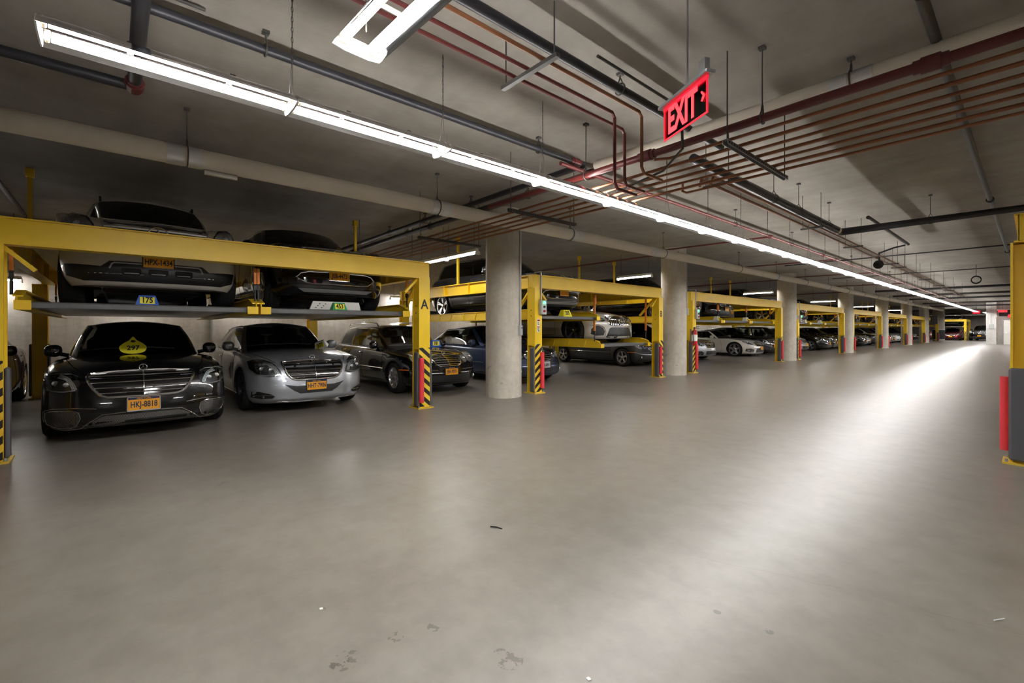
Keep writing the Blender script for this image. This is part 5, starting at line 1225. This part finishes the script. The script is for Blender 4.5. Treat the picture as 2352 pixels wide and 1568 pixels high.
for k, y in enumerate((15.8, 18.2, 25.0, 27.4)): cone((-7.25, y, DZ - .028), ('12', '31', '48', '76')[k], M['white'], 'small white stand on the %s raised platform beyond the second column' % cn[k], s=.9)
# ================================================================== CARS IN PLACE
def put(proto, label, D, Y, z=0.0, rz=0.0, colour=None, pl=None, group=None, name='car', used={}, cat='car'):
    """nose at X=-D"""
    L = proto.L
    if id(proto) not in used and colour is None: r = proto.root; used[id(proto)] = 1
    else: r = copy_tree(proto.tmpl if hasattr(proto, 'tmpl') else proto.root, None, colour)
    c_, s_ = math.cos(rz), math.sin(rz)
    r.location = (-D - L / 2 * c_, Y - L / 2 * s_, z); r.rotation_euler = (0, 0, rz); r['label'] = label; r['category'] = cat
    if group: r['group'] = group
    if pl: plate(r, *(pl if isinstance(pl, tuple) else (pl,)), px=proto.plate[0], pz=proto.plate[1])
    return r
far_plate = ('', 'plate')
K = {}
def kind(k, P):
    c = make_car(P); K[k] = c; return c
kind('flag', P_flag(face_flagship, paint=PAINT['black'], glass=(mat_glass('dark tinted glass', (.10, .105, .10)),) * 3, spokes=(10, 'multi')))
kind('limo', P_flag(face_limo, paint=PAINT['silver'], spokes=(5, 'twin'), rim_mat=M['alloy_dark']))
kind('estate', P_oval(True, paint=PAINT['black'], glass=(M['glass_clear'],) * 3, seat_mat=M['tan'], spokes=(8, 'single')))
kind('oval', P_oval(paint=PAINT['blue'], spokes=(5, 'twin'), seat_mat=M['tan']))
kind('gt', P_gt()); kind('road', P_road())
kind('suv', P_suv(face_suv, paint=PAINT['taupe'])); kind('cross', P_suv(face_crossover, 1.66, paint=PAINT['black'])); kind('mid', P_modern(paint=PAINT['black']))
TM = {}
for k in ('limo', 'oval', 'suv', 'cross', 'mid'):
    TM[k] = K[k].root
def strip_plate(r): pass
fl = []
# templates must stay plate-free: far cars are copied first, the named near ones get their plates last
far = []
def F(kd, label, D, Y, z=0, col=None, pl=True, rz=0, grp=None):
    c = K[kd]; r = copy_tree(c.root, None, PAINT[col] if col else None); L = c.L
    r.location = (-D - L / 2 * math.cos(rz), Y - L / 2 * math.sin(rz), z); r.rotation_euler = (0, 0, rz); r['label'] = label
    if grp: r['group'] = grp
    if pl:
        b = MB(); b.box((0, 0, 0), (.01, .305, .155), bev=.003); b.build('license_plate', M['plate'], r, (c.plate[0], 0, c.plate[1]))
    return r
sl = [slots(*w, 3) for w in LW]
cen = lambda s: sum(s) / 2
U = DZ - .02
# lift beside column two
F('oval', 'dark grey saloon with silver wheels on the floor left of the second column', 8.9, cen(sl[0][0]), col='charcoal')
F('cross', 'black high car on the floor behind the grey saloon left of the second column', 9.2, cen(sl[0][1]) + .1, col='black', pl=False)
F('mid', 'black saloon nose right of the fire extinguisher', 8.75, cen(sl[0][1]) - .1 + 0.0, col='black', pl=False) if False else None
F('mid', 'silver hatchback nose just right of the extinguisher post', 9.1, cen(sl[0][2]), col='silver', pl=False)
F('cross', 'raised black high car, first on the lift right of the second column', 7.45, cen(sl[0][0]), U, 'black')
F('mid', 'raised black saloon, middle of the lift right of the second column', 7.45, cen(sl[0][1]), U, 'black')
F('road', 'raised dark coupe with bright wheels left of the third column', 8.3, cen(sl[0][2]), U, 'navy')
F('road', 'white two seat roadster with five spoke wheels on the floor', 8.75, 23.85)
F('mid', 'black saloon on the floor just behind the white roadster', 9.0, cen(sl[1][1]) - .1, col='black')
F('estate', 'silver estate behind the black saloon left of the third column', 8.2, cen(sl[1][2]), col='silver')
F('suv', 'raised dark high car, first on the lift right of the third column', 7.6, cen(sl[1][0]), U, 'charcoal')
F('mid', 'raised dark saloon, middle of the lift right of the third column', 7.6, cen(sl[1][1]), U, 'navy')
F('road', 'raised dark coupe with bright wheels left of the fourth column', 8.3, cen(sl[1][2]), U, 'black')
spec = [('mid', 'black saloon', 'black'), ('limo', 'black limousine', 'black'), ('mid', 'dark saloon', 'navy'), ('mid', 'black saloon', 'black'), ('oval', 'silver saloon', 'silver'), ('limo', 'black limousine', 'navy'), ('mid', 'white saloon', 'white'), ('limo', 'silver limousine', 'silver'), ('oval', 'white saloon', 'white'), ('mid', 'silver saloon', 'silver'), ('mid', 'white saloon', 'white'), ('oval', 'grey saloon', 'charcoal')]
for k in range(4):
    for j in range(3):
        kd, nm, col = spec[k * 3 + j]
        F(kd, '%s on the floor, %s of three left of the %s column' % (nm, cn[j] if j < 2 else 'third', ordn[k + 3]), 8.3 + .2 * (j % 2), cen(sl[k + 2][j]), 0, col)
        kd = ('cross', 'mid', 'road')[j]
        F(kd, 'raised dark car on the lift left of the %s column, %s of three' % (ordn[k + 3], cn[j] if j < 2 else 'third'), 7.8, cen(sl[k + 2][j]), U, ('black', 'charcoal', 'navy')[j])
F('mid', 'deep red saloon facing down the aisle under the far lift', 6.5, 74.6, 0, 'red', rz=-PI / 2)
F('cross', 'raised dark car above the far deep red saloon', 6.45, 75.2, U, 'black', rz=-PI / 2, pl=False)
F('suv', 'dark high car facing down the aisle beside the far lift', 4.05, 73.6, 0, 'black', rz=-PI / 2 - .12)
F('mid', 'dark red brown car at the left edge behind the yellow post', 9.0, -2.2, 0, 'maroon', pl=False)
# second lift
F('cross', 'raised dark high car above the blue saloon, beside the nearest column', 7.25, cen(slots(*L2, 2)[0]), U, 'charcoal', pl=True)
def own(kd, label, D, Y, z=0, rz=0, **pk):
    c = K[kd]; r = c.root; r.location = (-D - c.L / 2 * math.cos(rz), Y - c.L / 2 * math.sin(rz), z); r.rotation_euler = (0, 0, rz); r['label'] = label
    if pk: plate(r, px=c.plate[0], pz=c.plate[1], **pk)
    K[kd].done = True; return r
own('gt', 'pearl white fastback with vertical bar grille on the half lowered platform', 7.25, 10.25, LOW - .02)
own('flag', 'glossy black limousine with plate HKJ-8818 under the nearest lift', 7.22, .27, 0, .0, text='HKJ-8818')
own('limo', 'silver limousine with plate HHT-7906 beside the black limousine', 7.75, 2.50, 0, text='HHT-7906', frame='black')
own('estate', 'black estate car with roof rails between post A and nearest column', 7.95, 5.28, text='JEA-9591', frame='black')
own('oval', 'steel blue saloon parked behind the nearest column', 7.85, 7.95, text='CRJ-8891', mat_='plate_grey', frame='black')
own('suv', 'raised silver high car with emblem grille above the black limousine', 7.35, .42, U, text='HPX-1434', frame='black')
own('cross', 'raised black high car with chrome edged lower opening above the silver limousine', 7.35, 2.72, U, text='JEB-4473')
own('mid', 'black saloon nose between second lift post and fire extinguisher', 8.8, 17.0 - .0, 0, text='') if False else None
for k in ('mid', 'road'):
    r = K[k].root
    def kill(o):
        for q in list(o.children): kill(q)
        bpy.data.objects.remove(o)
    kill(r)
# remove the empty plate text object of the fastback
for o in list(bpy.data.objects):
    if o.name.startswith('plate_characters') and len(o.data.vertices) == 0: bpy.data.objects.remove(o)
# roof rails of the estate and the raised silver car
def rails(c, z, parent):
    for sd in (-1, 1):
        b = MB(); pts = [(-.05 + 0, .56, z - .06), (-.10, .565, z - .0), (-.5, .57, z + .03), (-1.2, .57, z + .03), (-1.7, .55, z + .01), (-1.85, .54, z - .06)]
        x0 = c.X(2.25); b.tube([(x0 + p[0], sd * p[1] * c.P['W'] / 1.82, p[2]) for p in pts], .016, 8); b.build('roof_rail', M['chrome'] if c is K['estate'] else M['black'], parent)
rails(K['estate'], 1.475, K['estate'].root); rails(K['suv'], 1.79, K['suv'].root)

# tag on the black limousine's windscreen
c = K['flag']; tg = thing('number_tag', 'yellow diamond tag marked 297 standing on the black limousine bonnet', 'number tag', (0, 0, 0))
h, _ = c.hit('z', c.X(1.40), -.07); r = c.root; tg.location = (r.location.x + h.x, r.location.y - .07, h.z + .01); tg.rotation_euler = (0, -.45, 0)
ol = rnd([(0, .27), (-.045, .21), (-.10, .17), (-.155, .10), (-.13, .03), (-.05, 0), (.05, 0), (.13, .03), (.155, .10), (.10, .17), (.045, .21)], 3)
b = MB(); b.prism(ol, -.003, .003, 'x'); b.build('tag_board', M['yel_plas'], tg)
b = MB(); b.sphere((.003, 0, .195), (.002, .03, .02), 14, 6); b.build('hanging_hole', M['ink'], tg)
link('number', text_mesh('297', .10, .0008, .95, .003), M['ink'], tg, (.0045, 0, .085), (PI / 2, 0, PI / 2))
c = K['limo']; h, _ = c.hit('z', c.X(1.60), .60); r = c.root
cone((r.location.x + h.x, r.location.y + .62, h.z + .02), '377', M['white'], 'white stand marked 377 lying on the silver limousine bonnet', rz=-.5, tilt=(.35, .3), s=.8)
c = K['estate']; h, _ = c.hit('z', c.X(1.42), .42); r = c.root
cone((r.location.x + h.x, r.location.y + .46, h.z + .01), '181', M['blue'], 'blue stand marked 181 on the black estate car bonnet', rz=-.15, tilt=(.0, .12), s=.85)

# ================================================================== CAMERA AND VIEW
cd = bpy.data.cameras.new('camera'); cam = bpy.data.objects.new('camera', cd); COL.objects.link(cam); S.camera = cam
cd.sensor_width = 36; cd.lens = 16.0; cd.clip_start = .05; cd.clip_end = 300; cd.shift_y = -29 / 2352
cam.location = (0, 0, CAMZ); fw = Vector((-.7536, .6574, 0)); cam.rotation_euler = fw.to_track_quat('-Z', 'Y').to_euler()
w = bpy.data.worlds.new('world'); S.world = w; w.use_nodes = True; w.node_tree.nodes['Background'].inputs[0].default_value = (0, 0, 0, 1)
S.view_settings.view_transform = 'Standard'; S.view_settings.look = 'None'; S.view_settings.gamma = 1; S.view_settings.use_curve_mapping = False
S.view_settings.exposure = EXPO

# ---- litter on the aisle floor
def fl(px, py):
    dep = 1045.3 * CAMZ / (py - 755); D = dep * (2375 - px) / 1590; return -D, (dep - .7536 * D) / .6574
x, y = fl(2298, 1425); b = MB(); b.tube([(-.03, 0, .003), (.03, .008, .003)], .003, 6); tag(b.build('drinking_straw', M['white'], None, (x, y, 0), (0, 0, .9)), 'short white straw piece lying on the floor near the right edge', 'straw')
x, y = fl(1140, 1212); b = MB(); b.tube([(-.04, 0, .004), (0, .006, .004), (.045, -.006, .004)], .004, 6); tag(b.build('twig', M['black'], None, (x, y, 0), (0, 0, .5)), 'thin dark twig lying in the middle of the floor', 'twig')
for px, py, l in ((739, 1398, 'tiny white paper scrap at lower left of the floor'), (1353, 1559, 'tiny pale paper scrap at the bottom edge of the floor')):
    x, y = fl(px, py); b = MB(); b.prism([(-.009, -.006), (.007, -.008), (.010, .004), (0, .008), (-.007, .005)], 0, .003, 'z'); tag(b.build('paper_scrap', M['white'], None, (x, y, 0)), l, 'paper scrap')
